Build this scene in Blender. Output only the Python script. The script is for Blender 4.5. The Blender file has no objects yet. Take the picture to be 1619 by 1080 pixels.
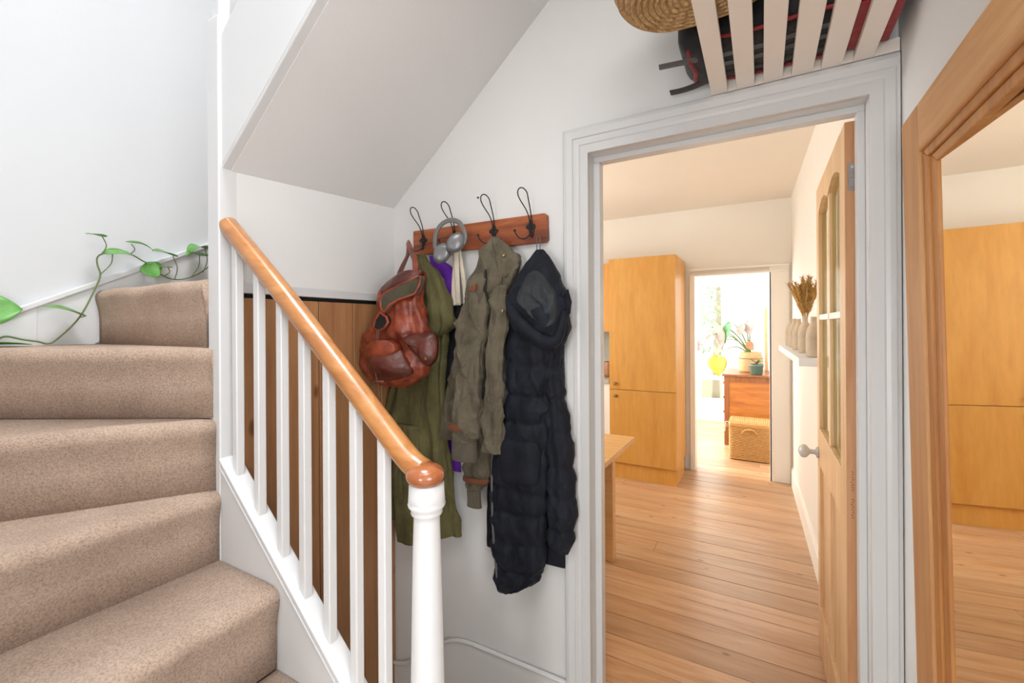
import bpy, bmesh, math, random
from math import sin, cos, pi, radians, sqrt
from mathutils import Vector, Matrix, noise

random.seed(7)
S = bpy.context.scene
COL = S.collection

# ------------------------------------------------------------------ camera
cam_data = bpy.data.cameras.new('camera')
cam_data.sensor_fit = 'HORIZONTAL'
cam_data.sensor_width = 36.0
cam_data.lens = 698.0 / 1619.0 * 36.0
cam_data.shift_y = -24.6 / 1619.0
cam_data.clip_start = 0.02
cam = bpy.data.objects.new('camera', cam_data)
COL.objects.link(cam)
cam.matrix_world = (Matrix.Translation((0, 0, 1.40)) @ Matrix.Rotation(0.5147, 4, 'Z')
                    @ Matrix.Rotation(pi / 2, 4, 'X') @ Matrix.Rotation(-0.00576, 4, 'Z'))
S.camera = cam

# ------------------------------------------------------------------ world and lights
W = bpy.data.worlds.new('sky')
S.world = W
W.use_nodes = True
W.node_tree.nodes['Background'].inputs[0].default_value = (0.93, 0.97, 1.0, 1)
W.node_tree.nodes['Background'].inputs[1].default_value = 5.0

def area(name, loc, rot, sx, sy, power, color, spread=180):
    d = bpy.data.lights.new(name, 'AREA')
    d.shape = 'RECTANGLE'
    d.size, d.size_y = sx, sy
    d.energy = power
    d.color = color
    d.spread = radians(spread)
    o = bpy.data.objects.new(name, d)
    COL.objects.link(o)
    o.location = loc
    o.rotation_euler = rot
    return o

area('front_door_daylight', (-0.20, -2.36, 1.00), (pi / 2, 0, 0), 0.5, 0.95, 17, (1.0, 0.985, 0.965))
area('added_riser_fill', (2.05, -0.95, 1.35), (0, pi / 2, 0), 1.5, 1.6, 53, (0.985, 0.985, 1.0))  # unseen fill lamp added right of the hall to light the stair risers
area('added_hall_fill', (-0.08, 0.05, 2.77), (0, 0, 0), 0.5, 0.8, 11, (1.0, 0.99, 0.975))  # fill lamp added overhead, out of view, for the risers
area('stairwell_skylight', (-0.92, 0.40, 4.75), (0, 0, 0), 0.7, 0.8, 40, (0.95, 0.975, 1.0), 110)
area('kitchen_window_daylight', (-2.62, 2.9, 1.55), (0, -pi / 2, 0), 1.3, 1.9, 12.5, (1.0, 0.95, 0.84))
area('garden_room_daylight', (-2.10, 5.8, 1.5), (0, -pi / 2, 0), 1.8, 1.8, 68, (1.0, 0.98, 0.95))

S.view_settings.view_transform = 'Standard'
S.view_settings.look = 'None'
S.view_settings.gamma = 1.0
S.view_settings.use_curve_mapping = False
S.view_settings.exposure = 0.40

# ------------------------------------------------------------------ materials
def new_mat(name):
    m = bpy.data.materials.new(name)
    m.use_nodes = True
    nt = m.node_tree
    b = nt.nodes['Principled BSDF']
    return m, nt, b

def nd(nt, t, **kw):
    n = nt.nodes.new(t)
    for k, v in kw.items():
        setattr(n, k, v)
    return n

def coords(nt, scale=(1, 1, 1), kind='Object'):
    tc = nd(nt, 'ShaderNodeTexCoord')
    mp = nd(nt, 'ShaderNodeMapping')
    mp.inputs['Scale'].default_value = scale
    nt.links.new(tc.outputs[kind], mp.inputs['Vector'])
    return mp.outputs['Vector']

def noise_n(nt, vec, scale, detail=4, rough=0.55, dist=0.0):
    n = nd(nt, 'ShaderNodeTexNoise')
    n.inputs['Scale'].default_value = scale
    n.inputs['Detail'].default_value = detail
    n.inputs['Roughness'].default_value = rough
    n.inputs['Distortion'].default_value = dist
    nt.links.new(vec, n.inputs['Vector'])
    return n.outputs['Fac']

def ramp(nt, fac, stops):
    r = nd(nt, 'ShaderNodeValToRGB')
    e = r.color_ramp.elements
    while len(e) < len(stops):
        e.new(0.5)
    for i, (p, c) in enumerate(stops):
        e[i].position = p
        e[i].color = (*c, 1)
    nt.links.new(fac, r.inputs['Fac'])
    return r.outputs['Color']

def mixc(nt, a, b, fac, mode='MULTIPLY'):
    m = nd(nt, 'ShaderNodeMix', data_type='RGBA', blend_type=mode)
    if isinstance(fac, float):
        m.inputs[0].default_value = fac
    else:
        nt.links.new(fac, m.inputs[0])
    for s, v in ((6, a), (7, b)):
        if isinstance(v, tuple):
            m.inputs[s].default_value = (*v, 1)
        else:
            nt.links.new(v, m.inputs[s])
    return m.outputs[2]

def bump(nt, b, h, strength, dist=0.01):
    n = nd(nt, 'ShaderNodeBump')
    n.inputs['Strength'].default_value = strength
    n.inputs['Distance'].default_value = dist
    nt.links.new(h, n.inputs['Height'])
    nt.links.new(n.outputs['Normal'], b.inputs['Normal'])

def lighten(c, k):
    return tuple(min(1, x * k) for x in c)

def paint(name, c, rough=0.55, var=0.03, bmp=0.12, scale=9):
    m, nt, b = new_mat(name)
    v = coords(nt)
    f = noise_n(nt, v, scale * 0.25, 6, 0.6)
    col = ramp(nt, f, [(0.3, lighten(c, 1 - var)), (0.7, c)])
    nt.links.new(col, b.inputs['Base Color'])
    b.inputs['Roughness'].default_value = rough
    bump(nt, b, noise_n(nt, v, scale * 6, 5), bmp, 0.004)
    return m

def scuffed(name, c, rough=0.5):
    # old white paint with small grey scuffs that belong to the wall
    m, nt, b = new_mat(name)
    v = coords(nt)
    base = ramp(nt, noise_n(nt, v, 2.0, 6, 0.65), [(0.3, lighten(c, 0.97)), (0.7, c)])
    s1 = noise_n(nt, v, 7.0, 8, 0.7, 1.2)
    marks = ramp(nt, s1, [(0.0, (1, 1, 1)), (0.68, (1, 1, 1)), (0.76, (0.86, 0.83, 0.79))])
    nt.links.new(mixc(nt, base, marks, 0.6), b.inputs['Base Color'])
    b.inputs['Roughness'].default_value = rough
    bump(nt, b, noise_n(nt, v, 40, 5), 0.12, 0.004)
    return m

def wood(name, dark, mid, light, axis='Z', scale=1.0, rough=0.45, knots=0.0, vary=0.12, stretch=14.0, coat=0.0):
    m, nt, b = new_mat(name)
    st = {'X': (1, stretch, stretch), 'Y': (stretch, 1, stretch), 'Z': (stretch, stretch, 1)}[axis]
    oi = nd(nt, 'ShaderNodeObjectInfo')
    tc = nd(nt, 'ShaderNodeTexCoord')
    add = nd(nt, 'ShaderNodeVectorMath', operation='ADD')
    mul = nd(nt, 'ShaderNodeVectorMath', operation='SCALE')
    comb = nd(nt, 'ShaderNodeCombineXYZ')
    for i in range(3):
        nt.links.new(oi.outputs['Random'], comb.inputs[i])
    nt.links.new(comb.outputs[0], mul.inputs[0])
    mul.inputs['Scale'].default_value = 37.0
    nt.links.new(tc.outputs['Object'], add.inputs[0])
    nt.links.new(mul.outputs[0], add.inputs[1])
    mp = nd(nt, 'ShaderNodeMapping')
    mp.inputs['Scale'].default_value = tuple(s * scale for s in st)
    nt.links.new(add.outputs[0], mp.inputs['Vector'])
    v = mp.outputs['Vector']
    g1 = noise_n(nt, v, 1.3, 5, 0.6, 0.9)
    col = ramp(nt, g1, [(0.25, dark), (0.5, mid), (0.78, light)])
    g2 = noise_n(nt, v, 7.0, 6, 0.7, 0.3)
    col = mixc(nt, col, ramp(nt, g2, [(0.3, (0.78, 0.74, 0.70)), (0.6, (1, 1, 1))]), 0.5)
    if knots:
        vo = nd(nt, 'ShaderNodeTexVoronoi')
        vo.inputs['Scale'].default_value = knots
        mp2 = nd(nt, 'ShaderNodeMapping')
        ks = {'X': (0.45, 1, 1), 'Y': (1, 0.45, 1), 'Z': (1, 1, 0.45)}[axis]
        mp2.inputs['Scale'].default_value = ks
        nt.links.new(add.outputs[0], mp2.inputs['Vector'])
        nt.links.new(mp2.outputs[0], vo.inputs['Vector'])
        k = ramp(nt, vo.outputs['Distance'], [(0.0, (0.16, 0.09, 0.05)), (0.05, (0.35, 0.2, 0.12)), (0.09, (1, 1, 1))])
        col = mixc(nt, col, k, 0.75)
    hsv = nd(nt, 'ShaderNodeHueSaturation')
    mr = nd(nt, 'ShaderNodeMapRange')
    mr.inputs['To Min'].default_value = 1 - vary
    mr.inputs['To Max'].default_value = 1 + vary
    nt.links.new(oi.outputs['Random'], mr.inputs['Value'])
    nt.links.new(mr.outputs[0], hsv.inputs['Value'])
    nt.links.new(col, hsv.inputs['Color'])
    nt.links.new(hsv.outputs[0], b.inputs['Base Color'])
    b.inputs['Roughness'].default_value = rough
    b.inputs['Coat Weight'].default_value = coat
    b.inputs['Coat Roughness'].default_value = 0.2
    bump(nt, b, g2, 0.12, 0.003)
    return m

def carpet_mat(name):
    m, nt, b = new_mat(name)
    v = coords(nt)
    big = ramp(nt, noise_n(nt, v, 7, 5, 0.6), [(0.35, (0.74, 0.53, 0.395)), (0.7, (0.88, 0.65, 0.495))])
    fine = ramp(nt, noise_n(nt, v, 190, 4, 0.8), [(0.36, (0.50, 0.46, 0.42)), (0.56, (1.0, 1.0, 1.0))])
    nt.links.new(mixc(nt, big, fine, 0.8), b.inputs['Base Color'])
    b.inputs['Roughness'].default_value = 1.0
    b.inputs['Sheen Weight'].default_value = 0.12
    b.inputs['Sheen Roughness'].default_value = 0.6
    b.inputs['Specular IOR Level'].default_value = 0.1
    bump(nt, b, noise_n(nt, v, 170, 5, 0.8), 1.0, 0.012)
    return m

def fabric(name, c1, c2, rough=0.85, fine=500, sheen=0.15, wrinkle=18, wr=0.35, spec=0.25):
    m, nt, b = new_mat(name)
    v = coords(nt)
    col = ramp(nt, noise_n(nt, v, 11, 6, 0.6), [(0.3, c1), (0.72, c2)])
    nt.links.new(col, b.inputs['Base Color'])
    b.inputs['Roughness'].default_value = rough
    b.inputs['Sheen Weight'].default_value = sheen
    b.inputs['Specular IOR Level'].default_value = spec
    v2 = coords(nt, (1, 1, 0.45))
    w = noise_n(nt, v2, wrinkle, 5, 0.55, 0.8)
    f = noise_n(nt, v, fine, 2)
    ad = nd(nt, 'ShaderNodeMath', operation='MULTIPLY_ADD')
    nt.links.new(f, ad.inputs[0])
    ad.inputs[1].default_value = 0.05
    nt.links.new(w, ad.inputs[2])
    bump(nt, b, ad.outputs[0], wr, 0.02)
    return m

def simple(name, c, rough=0.5, metal=0.0, spec=0.5, bmp=0.0, scale=60, var=0.12):
    m, nt, b = new_mat(name)
    v = coords(nt)
    f = noise_n(nt, v, scale, 4)
    nt.links.new(ramp(nt, f, [(0.3, lighten(c, 1 - var)), (0.7, c)]), b.inputs['Base Color'])
    b.inputs['Roughness'].default_value = rough
    b.inputs['Metallic'].default_value = metal
    b.inputs['Specular IOR Level'].default_value = spec
    if bmp:
        bump(nt, b, f, bmp, 0.004)
    return m

def leather(name, c1, c2, rough=0.31):
    m, nt, b = new_mat(name)
    v = coords(nt)
    nt.links.new(ramp(nt, noise_n(nt, v, 13, 5, 0.6, 0.6), [(0.3, c1), (0.65, c2)]), b.inputs['Base Color'])
    b.inputs['Roughness'].default_value = rough
    vo = nd(nt, 'ShaderNodeTexNoise')
    vo.inputs['Scale'].default_value = 40
    vo.inputs['Detail'].default_value = 6
    nt.links.new(v, vo.inputs['Vector'])
    bump(nt, b, vo.outputs['Fac'], 0.4, 0.008)
    return m

def weave(name, c1, c2, scale, axis_scale=(1, 1, 1), rough=0.7):
    m, nt, b = new_mat(name)
    v = coords(nt, axis_scale)
    w = nd(nt, 'ShaderNodeTexWave', wave_type='BANDS', bands_direction='DIAGONAL')
    w.inputs['Scale'].default_value = scale
    w.inputs['Distortion'].default_value = 3.0
    w.inputs['Detail'].default_value = 3
    nt.links.new(v, w.inputs['Vector'])
    n = noise_n(nt, v, scale * 1.7, 5, 0.7)
    col = ramp(nt, n, [(0.3, c1), (0.7, c2)])
    col = mixc(nt, col, ramp(nt, w.outputs['Fac'], [(0.0, (0.62, 0.56, 0.48)), (0.5, (1, 1, 1))]), 0.6)
    nt.links.new(col, b.inputs['Base Color'])
    b.inputs['Roughness'].default_value = rough
    bump(nt, b, w.outputs['Fac'], 0.5, 0.004)
    return m

def glass_mat(name, tint=(1, 1, 1), refl=0.08, rough=0.02):
    m = bpy.data.materials.new(name)
    m.use_nodes = True
    nt = m.node_tree
    nt.nodes.remove(nt.nodes['Principled BSDF'])
    t = nd(nt, 'ShaderNodeBsdfTransparent')
    t.inputs[0].default_value = (*tint, 1)
    g = nd(nt, 'ShaderNodeBsdfGlossy')
    g.inputs['Roughness'].default_value = rough
    mx = nd(nt, 'ShaderNodeMixShader')
    mx.inputs[0].default_value = refl
    nt.links.new(t.outputs[0], mx.inputs[1])
    nt.links.new(g.outputs[0], mx.inputs[2])
    nt.links.new(mx.outputs[0], nt.nodes['Material Output'].inputs['Surface'])
    return m

M = {}
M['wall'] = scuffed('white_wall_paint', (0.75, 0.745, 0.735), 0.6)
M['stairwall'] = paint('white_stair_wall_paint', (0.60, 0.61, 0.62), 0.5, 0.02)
M['ceil'] = paint('white_ceiling_paint', (0.74, 0.735, 0.725), 0.7, 0.02, 0.2)
M['gloss'] = paint('white_gloss_woodwork', (0.66, 0.66, 0.66), 0.32, 0.03, 0.06)
M['kwall'] = paint('cream_kitchen_paint', (0.86, 0.80, 0.71), 0.6, 0.02)
M['kceil'] = paint('cream_ceiling_paint', (0.87, 0.80, 0.69), 0.7, 0.02)
M['ktrim'] = paint('cream_woodwork', (0.93, 0.88, 0.79), 0.4, 0.02)
M['slat'] = paint('pale_beige_slat_paint', (0.86, 0.79, 0.72), 0.5, 0.02)
M['carpet'] = carpet_mat('beige_twist_carpet')
M['rail'] = wood('varnished_handrail', (0.30, 0.105, 0.026), (0.43, 0.18, 0.052), (0.54, 0.25, 0.085), 'X', 1.0, 0.28, 0, 0.0, 16, 0.5)
M['railcap'] = wood('varnished_newel_cap', (0.24, 0.065, 0.02), (0.36, 0.11, 0.035), (0.48, 0.18, 0.06), 'X', 2.0, 0.22, 0, 0.0, 8, 0.6)
M['panel'] = wood('brown_pine_boards', (0.30, 0.135, 0.052), (0.40, 0.19, 0.08), (0.48, 0.25, 0.115), 'Z', 1.1, 0.5, 5.5, 0.10, 16)
M['rack'] = wood('reddish_rack_wood', (0.10, 0.020, 0.008), (0.33, 0.085, 0.026), (0.52, 0.18, 0.06), 'X', 1.6, 0.42, 0, 0.0, 10)
M['pine'] = wood('stripped_pine_door', (0.60, 0.34, 0.15), (0.72, 0.47, 0.25), (0.80, 0.58, 0.35), 'Z', 1.0, 0.42, 0, 0.05, 16)
M['pineedge'] = wood('pine_door_edge', (0.42, 0.17, 0.06), (0.55, 0.27, 0.12), (0.62, 0.34, 0.17), 'Z', 1.4, 0.5, 0, 0.0, 14)
M['mirrorframe'] = wood('pine_mirror_frame', (0.46, 0.20, 0.065), (0.60, 0.31, 0.12), (0.68, 0.40, 0.185), 'Z', 0.9, 0.5, 0, 0.08, 13, 0.0)
M['mirrorinner'] = wood('pine_mirror_moulding', (0.36, 0.13, 0.03), (0.50, 0.21, 0.055), (0.58, 0.28, 0.09), 'Z', 1.1, 0.42, 0, 0.0, 13, 0.05)
M['maple'] = wood('maple_cabinet_veneer', (0.58, 0.26, 0.046), (0.66, 0.32, 0.062), (0.71, 0.37, 0.085), 'Z', 0.7, 0.42, 0, 0.03, 7, 0.08)
M['beech'] = wood('beech_table_wood', (0.62, 0.33, 0.12), (0.72, 0.42, 0.17), (0.80, 0.52, 0.24), 'X', 1.2, 0.35, 0, 0.03, 12)
M['floor'] = wood('worn_pine_floorboards', (0.42, 0.215, 0.095), (0.56, 0.325, 0.17), (0.66, 0.42, 0.25), 'X', 1.3, 0.34, 9.0, 0.17, 11, 0.15)
M['gap'] = simple('dark_gap', (0.05, 0.03, 0.02), 0.9)
M['hallfloor'] = wood('hall_floorboards', (0.56, 0.49, 0.42), (0.63, 0.56, 0.49), (0.68, 0.62, 0.55), 'Y', 1.0, 0.4, 0, 0.1)
M['iron'] = simple('black_wrought_iron', (0.022, 0.021, 0.021), 0.5, 0.4, 0.5, 0.2)
M['steel'] = simple('grey_steel_hinge', (0.30, 0.27, 0.26), 0.4, 0.8)
M['hpgrey'] = simple('grey_headphone_plastic', (0.19, 0.185, 0.185), 0.35, 0.0, 0.5)
M['hpmetal'] = simple('grey_headphone_shell', (0.20, 0.20, 0.205), 0.22, 0.15)
M['hpcush'] = simple('grey_ear_cushion', (0.20, 0.195, 0.20), 0.7)
M['leather'] = leather('chestnut_leather', (0.115, 0.020, 0.010), (0.34, 0.068, 0.030))
M['leather2'] = leather('dark_brown_leather', (0.065, 0.015, 0.011), (0.15, 0.036, 0.022), 0.33)
M['leathercord'] = leather('leather_cord', (0.12, 0.04, 0.02), (0.2, 0.075, 0.04), 0.5)
M['lining'] = fabric('olive_lining', (0.055, 0.05, 0.028), (0.085, 0.078, 0.045))
M['darkin'] = simple('dark_interior', (0.012, 0.012, 0.010), 0.9)
M['green'] = fabric('olive_green_cotton', (0.085, 0.076, 0.026), (0.155, 0.138, 0.058), 0.85, 500, 0.05, 20, 0.9)
M['purple'] = fabric('purple_cloth', (0.13, 0.018, 0.36), (0.20, 0.035, 0.50), 0.8)
M['cream'] = fabric('cream_cotton_webbing', (0.62, 0.54, 0.42), (0.74, 0.67, 0.55), 0.85, 400, 0.1, 20, 0.2)
M['blackcloth'] = fabric('black_canvas', (0.008, 0.009, 0.012), (0.018, 0.02, 0.026), 0.8)
M['parka'] = fabric('khaki_brown_waxed_cotton', (0.085, 0.072, 0.046), (0.165, 0.140, 0.096), 0.7, 500, 0.05, 24, 1.0)
M['parkarib'] = fabric('khaki_ribbed_knit', (0.09, 0.075, 0.052), (0.12, 0.10, 0.07), 0.9, 700, 0.2, 60, 0.3)
M['parkadark'] = fabric('parka_gap_shade', (0.012, 0.011, 0.009), (0.028, 0.025, 0.02), 0.9)
M['rust'] = fabric('rust_trim', (0.13, 0.042, 0.018), (0.20, 0.07, 0.03), 0.7)
M['brass'] = simple('brass_popper', (0.5, 0.36, 0.14), 0.3, 0.9)
M['puffer'] = fabric('navy_black_padded_nylon', (0.0065, 0.008, 0.0135), (0.012, 0.0145, 0.023), 0.65, 600, 0.02, 20, 0.4, 0.2)
M['pufferin'] = fabric('charcoal_hood_lining', (0.022, 0.025, 0.029), (0.036, 0.041, 0.046), 0.65, 500, 0.02, 16, 0.5, 0.25)
M['mirror'] = simple('mirror_silver', (0.93, 0.93, 0.90), 0.015, 1.0, 0.5, 0.0, 3, 0.01)
M['glass'] = glass_mat('clear_pane_glass')
M['doorglass'] = glass_mat('pale_door_glass', (0.93, 0.94, 0.86), 0.10, 0.15)
M['porcelain'] = simple('grey_white_porcelain', (0.60, 0.57, 0.54), 0.15, 0, 0.6)
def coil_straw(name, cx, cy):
    # coiled straw; darker rings paint the groove shade between coil rows
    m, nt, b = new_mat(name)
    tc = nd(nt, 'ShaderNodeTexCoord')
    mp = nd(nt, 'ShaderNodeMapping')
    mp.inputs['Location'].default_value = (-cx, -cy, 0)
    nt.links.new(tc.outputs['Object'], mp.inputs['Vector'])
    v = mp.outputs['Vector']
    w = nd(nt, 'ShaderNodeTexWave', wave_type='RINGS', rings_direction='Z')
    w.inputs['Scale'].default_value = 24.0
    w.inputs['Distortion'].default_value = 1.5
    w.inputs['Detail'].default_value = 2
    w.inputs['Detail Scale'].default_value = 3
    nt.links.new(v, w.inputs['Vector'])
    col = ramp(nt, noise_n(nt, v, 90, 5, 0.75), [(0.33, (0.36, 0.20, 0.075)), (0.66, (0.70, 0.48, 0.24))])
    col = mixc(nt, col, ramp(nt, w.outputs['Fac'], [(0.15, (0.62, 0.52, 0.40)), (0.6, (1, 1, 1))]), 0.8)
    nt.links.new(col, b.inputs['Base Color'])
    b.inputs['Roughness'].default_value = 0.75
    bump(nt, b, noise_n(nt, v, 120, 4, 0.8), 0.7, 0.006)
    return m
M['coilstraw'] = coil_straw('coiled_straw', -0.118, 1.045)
M['straw'] = weave('woven_straw', (0.45, 0.27, 0.11), (0.68, 0.46, 0.23), 42)
M['wicker'] = simple('honey_wicker', (0.72, 0.40, 0.14), 0.55, 0, 0.4, 0.3, 90, 0.3)
M['packblack'] = fabric('black_nylon', (0.010, 0.010, 0.011), (0.022, 0.022, 0.023), 0.7)
M['packred'] = fabric('dark_red_piping', (0.20, 0.012, 0.014), (0.34, 0.03, 0.032), 0.6)
M['strap'] = fabric('grey_webbing', (0.08, 0.08, 0.083), (0.14, 0.14, 0.147), 0.7)
M['strapbrown'] = fabric('brown_black_webbing', (0.025, 0.02, 0.018), (0.05, 0.04, 0.036), 0.7)
M['leaf'] = simple('pothos_leaf', (0.13, 0.38, 0.065), 0.35, 0, 0.5, 0.15, 25, 0.45)
M['stem'] = simple('green_stem', (0.15, 0.24, 0.07), 0.5)
M['stemd'] = simple('brown_green_vine', (0.14, 0.19, 0.06), 0.6)
M['palegreen'] = simple('variegated_leaf', (0.42, 0.42, 0.27), 0.45, 0, 0.4, 0.1, 18, 0.35)
M['mauve'] = simple('mauve_leaf', (0.46, 0.38, 0.34), 0.45, 0, 0.4, 0.1, 18, 0.25)
M['yellowleaf'] = simple('yellow_leaf', (0.50, 0.45, 0.06), 0.45, 0, 0.4, 0.1, 20, 0.25)
M['greenleaf'] = simple('mid_green_leaf', (0.12, 0.32, 0.12), 0.4, 0, 0.4, 0.1, 20, 0.3)
M['terracotta'] = simple('terracotta', (0.42, 0.16, 0.07), 0.7)
M['greenpot'] = simple('dark_green_glaze', (0.075, 0.14, 0.11), 0.18, 0, 0.6)
M['chest'] = wood('amber_oak_chest', (0.30, 0.09, 0.015), (0.46, 0.16, 0.03), (0.60, 0.25, 0.05), 'X', 1.5, 0.35, 0, 0.0, 8)
M['chestdark'] = wood('dark_oak_frame', (0.18, 0.055, 0.015), (0.27, 0.095, 0.025), (0.36, 0.14, 0.04), 'Z', 1.5, 0.35, 0, 0.0, 10)
M['clay'] = simple('pale_stoneware', (0.66, 0.52, 0.37), 0.6, 0, 0.4, 0.2, 14, 0.28)
M['dried'] = simple('dried_grass_heads', (0.72, 0.42, 0.14), 0.9, 0, 0.1, 0.2, 60, 0.4)
M['tile'] = simple('grey_green_tile', (0.45, 0.46, 0.40), 0.3)
M['appliance'] = simple('black_appliance', (0.03, 0.03, 0.03), 0.3)
M['copper'] = simple('copper_brown', (0.35, 0.15, 0.06), 0.4)
M['tree'] = simple('garden_leaf_green', (0.20, 0.34, 0.13), 0.7, 0, 0.3, 0, 8, 0.4)
M['bark'] = simple('bark', (0.2, 0.15, 0.1), 0.9)
M['lawn'] = simple('lawn_green', (0.16, 0.28, 0.08), 0.95, 0, 0.2, 0.3, 30, 0.4)
M['farwhite'] = paint('bright_white_paint', (0.88, 0.88, 0.87), 0.5, 0.01)

# ------------------------------------------------------------------ mesh helpers
def link(name, me, mat, parent=None, smooth=False):
    o = bpy.data.objects.new(name, me)
    COL.objects.link(o)
    if mat is not None:
        me.materials.append(mat)
    if smooth:
        for p in me.polygons:
            p.use_smooth = True
    if parent is not None:
        o.parent = parent
        o.matrix_parent_inverse = Matrix.Translation(root_loc(parent)).inverted()
    return o

def root_loc(p):
    l = Vector(p.location)
    return l if p.parent is None else Vector((0, 0, 0)) + root_loc(p.parent) if p.get('_zero') else l

def tag(o, label=None, cat=None, group=None, kind=None):
    if label: o['label'] = label
    if cat: o['category'] = cat
    if group: o['group'] = group
    if kind: o['kind'] = kind
    return o

def thing(name, loc, label, cat, group=None, kind=None):
    o = bpy.data.objects.new(name, None)
    o.empty_display_size = 0.05
    COL.objects.link(o)
    o.location = loc
    return tag(o, label, cat, group, kind)

class G:
    """collects geometry for one mesh"""
    def __init__(self):
        self.v, self.f = [], []

    def add(self, vs, fs):
        n = len(self.v)
        self.v += [tuple(p) for p in vs]
        self.f += [tuple(i + n for i in f) for f in fs]
        return self

    def box(self, x0, x1, y0, y1, z0, z1):
        vs = [(x, y, z) for x in (x0, x1) for y in (y0, y1) for z in (z0, z1)]
        return self.add(vs, [(0, 1, 3, 2), (4, 6, 7, 5), (0, 4, 5, 1), (2, 3, 7, 6), (0, 2, 6, 4), (1, 5, 7, 3)])

    def prism(self, poly, axis, a, b):
        """poly: 2-D outline in the two other axes, extruded along axis from a to b"""
        def p3(p, t):
            q = list(p)
            q.insert(axis, t)
            return tuple(q)
        n = len(poly)
        vs = [p3(p, a) for p in poly] + [p3(p, b) for p in poly]
        fs = [tuple(range(n))[::-1], tuple(range(n, 2 * n))]
        fs += [(i, (i + 1) % n, n + (i + 1) % n, n + i) for i in range(n)]
        return self.add(vs, fs)

    def tube(self, path, r, n=8, closed=False, flat=None, up=None):
        """r: number or list; flat: (a,b) elliptic section"""
        path = [Vector(p) for p in path]
        m = len(path)
        rs = r if isinstance(r, (list, tuple)) else [r] * m
        ref = None
        vs = []
        for i, p in enumerate(path):
            a = path[(i - 1) % m] if (closed or i > 0) else p
            b = path[(i + 1) % m] if (closed or i < m - 1) else p
            t = (b - a).normalized() if (b - a).length > 1e-9 else Vector((0, 0, 1))
            if ref is None:
                ref = Vector(up) if up is not None else (Vector((0, 0, 1)) if abs(t.z) < 0.9 else Vector((1, 0, 0)))
            s = t.cross(ref)
            if s.length < 1e-6:
                s = t.orthogonal()
            s.normalize()
            u = s.cross(t).normalized()
            if up is None:
                ref = u
            for k in range(n):
                th = 2 * pi * k / n
                ea, eb = (rs[i], rs[i]) if flat is None else (flat[0] * rs[i], flat[1] * rs[i])
                vs.append(p + s * (cos(th) * ea) + u * (sin(th) * eb))
        fs = []
        rng = m if closed else m - 1
        for i in range(rng):
            for k in range(n):
                j = (i + 1) % m
                fs.append((i * n + k, i * n + (k + 1) % n, j * n + (k + 1) % n, j * n + k))
        if not closed:
            fs.append(tuple(range(n))[::-1])
            fs.append(tuple((m - 1) * n + k for k in range(n)))
        return self.add(vs, fs)

    def lathe(self, prof, c, n=24, axis=2, sx=1.0, sy=1.0):
        vs = []
        for r, h in prof:
            for k in range(n):
                th = 2 * pi * k / n
                q = [r * cos(th) * sx, r * sin(th) * sy]
                q.insert(axis, h)
                vs.append((c[0] + q[0], c[1] + q[1], c[2] + q[2]))
        m = len(prof)
        fs = [(i * n + k, i * n + (k + 1) % n, (i + 1) * n + (k + 1) % n, (i + 1) * n + k) for i in range(m - 1) for k in range(n)]
        fs.append(tuple(range(n))[::-1])
        fs.append(tuple((m - 1) * n + k for k in range(n)))
        return self.add(vs, fs)

    def ball(self, c, r, n=12, m=8, sx=1, sy=1, sz=1):
        vs, fs = [(c[0], c[1], c[2] - r * sz)], []
        for i in range(1, m):
            ph = -pi / 2 + pi * i / m
            for k in range(n):
                th = 2 * pi * k / n
                vs.append((c[0] + r * sx * cos(ph) * cos(th), c[1] + r * sy * cos(ph) * sin(th), c[2] + r * sz * sin(ph)))
        vs.append((c[0], c[1], c[2] + r * sz))
        for k in range(n):
            fs.append((0, 1 + (k + 1) % n, 1 + k))
            fs.append((len(vs) - 1, 1 + (m - 2) * n + k, 1 + (m - 2) * n + (k + 1) % n))
        for i in range(m - 2):
            for k in range(n):
                a = 1 + i * n
                fs.append((a + k, a + (k + 1) % n, a + n + (k + 1) % n, a + n + k))
        return self.add(vs, fs)

    def build(self, name, mat, parent=None, smooth=False, bevel=0.0, seg=2, label=None):
        me = bpy.data.meshes.new(name)
        me.from_pydata(self.v, [], self.f)
        bm = bmesh.new()
        bm.from_mesh(me)
        bmesh.ops.recalc_face_normals(bm, faces=bm.faces)
        if bevel:
            es = [e for e in bm.edges if len(e.link_faces) == 2 and e.calc_face_angle(0) > 0.6]
            bmesh.ops.bevel(bm, geom=es, offset=bevel, segments=seg, affect='EDGES', profile=0.5, clamp_overlap=True)
        bm.to_mesh(me)
        bm.free()
        o = link(name, me, mat, parent, smooth)
        if bevel and not smooth:
            for p in me.polygons:
                p.use_smooth = False
        if label:
            o['label'] = label
        return o

def struct(name, g, mat, bevel=0.0, label=None, cat=None):
    o = g.build(name, mat, None, False, bevel)
    o['kind'] = 'structure'
    if label: o['label'] = label
    if cat: o['category'] = cat
    return o

def catmull(rows, n):
    """rows of equal-length tuples -> n smooth samples"""
    out = []
    m = len(rows)
    for i in range(n):
        t = i / (n - 1) * (m - 1)
        k = min(int(t), m - 2)
        u = t - k
        p0, p1, p2, p3 = rows[max(k - 1, 0)], rows[k], rows[k + 1], rows[min(k + 2, m - 1)]
        out.append(tuple(0.5 * (2 * b + (c - a) * u + (2 * a - 5 * b + 4 * c - d) * u * u + (3 * b - a - 3 * c + d) * u ** 3)
                         for a, b, c, d in zip(p0, p1, p2, p3)))
    return out

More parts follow.
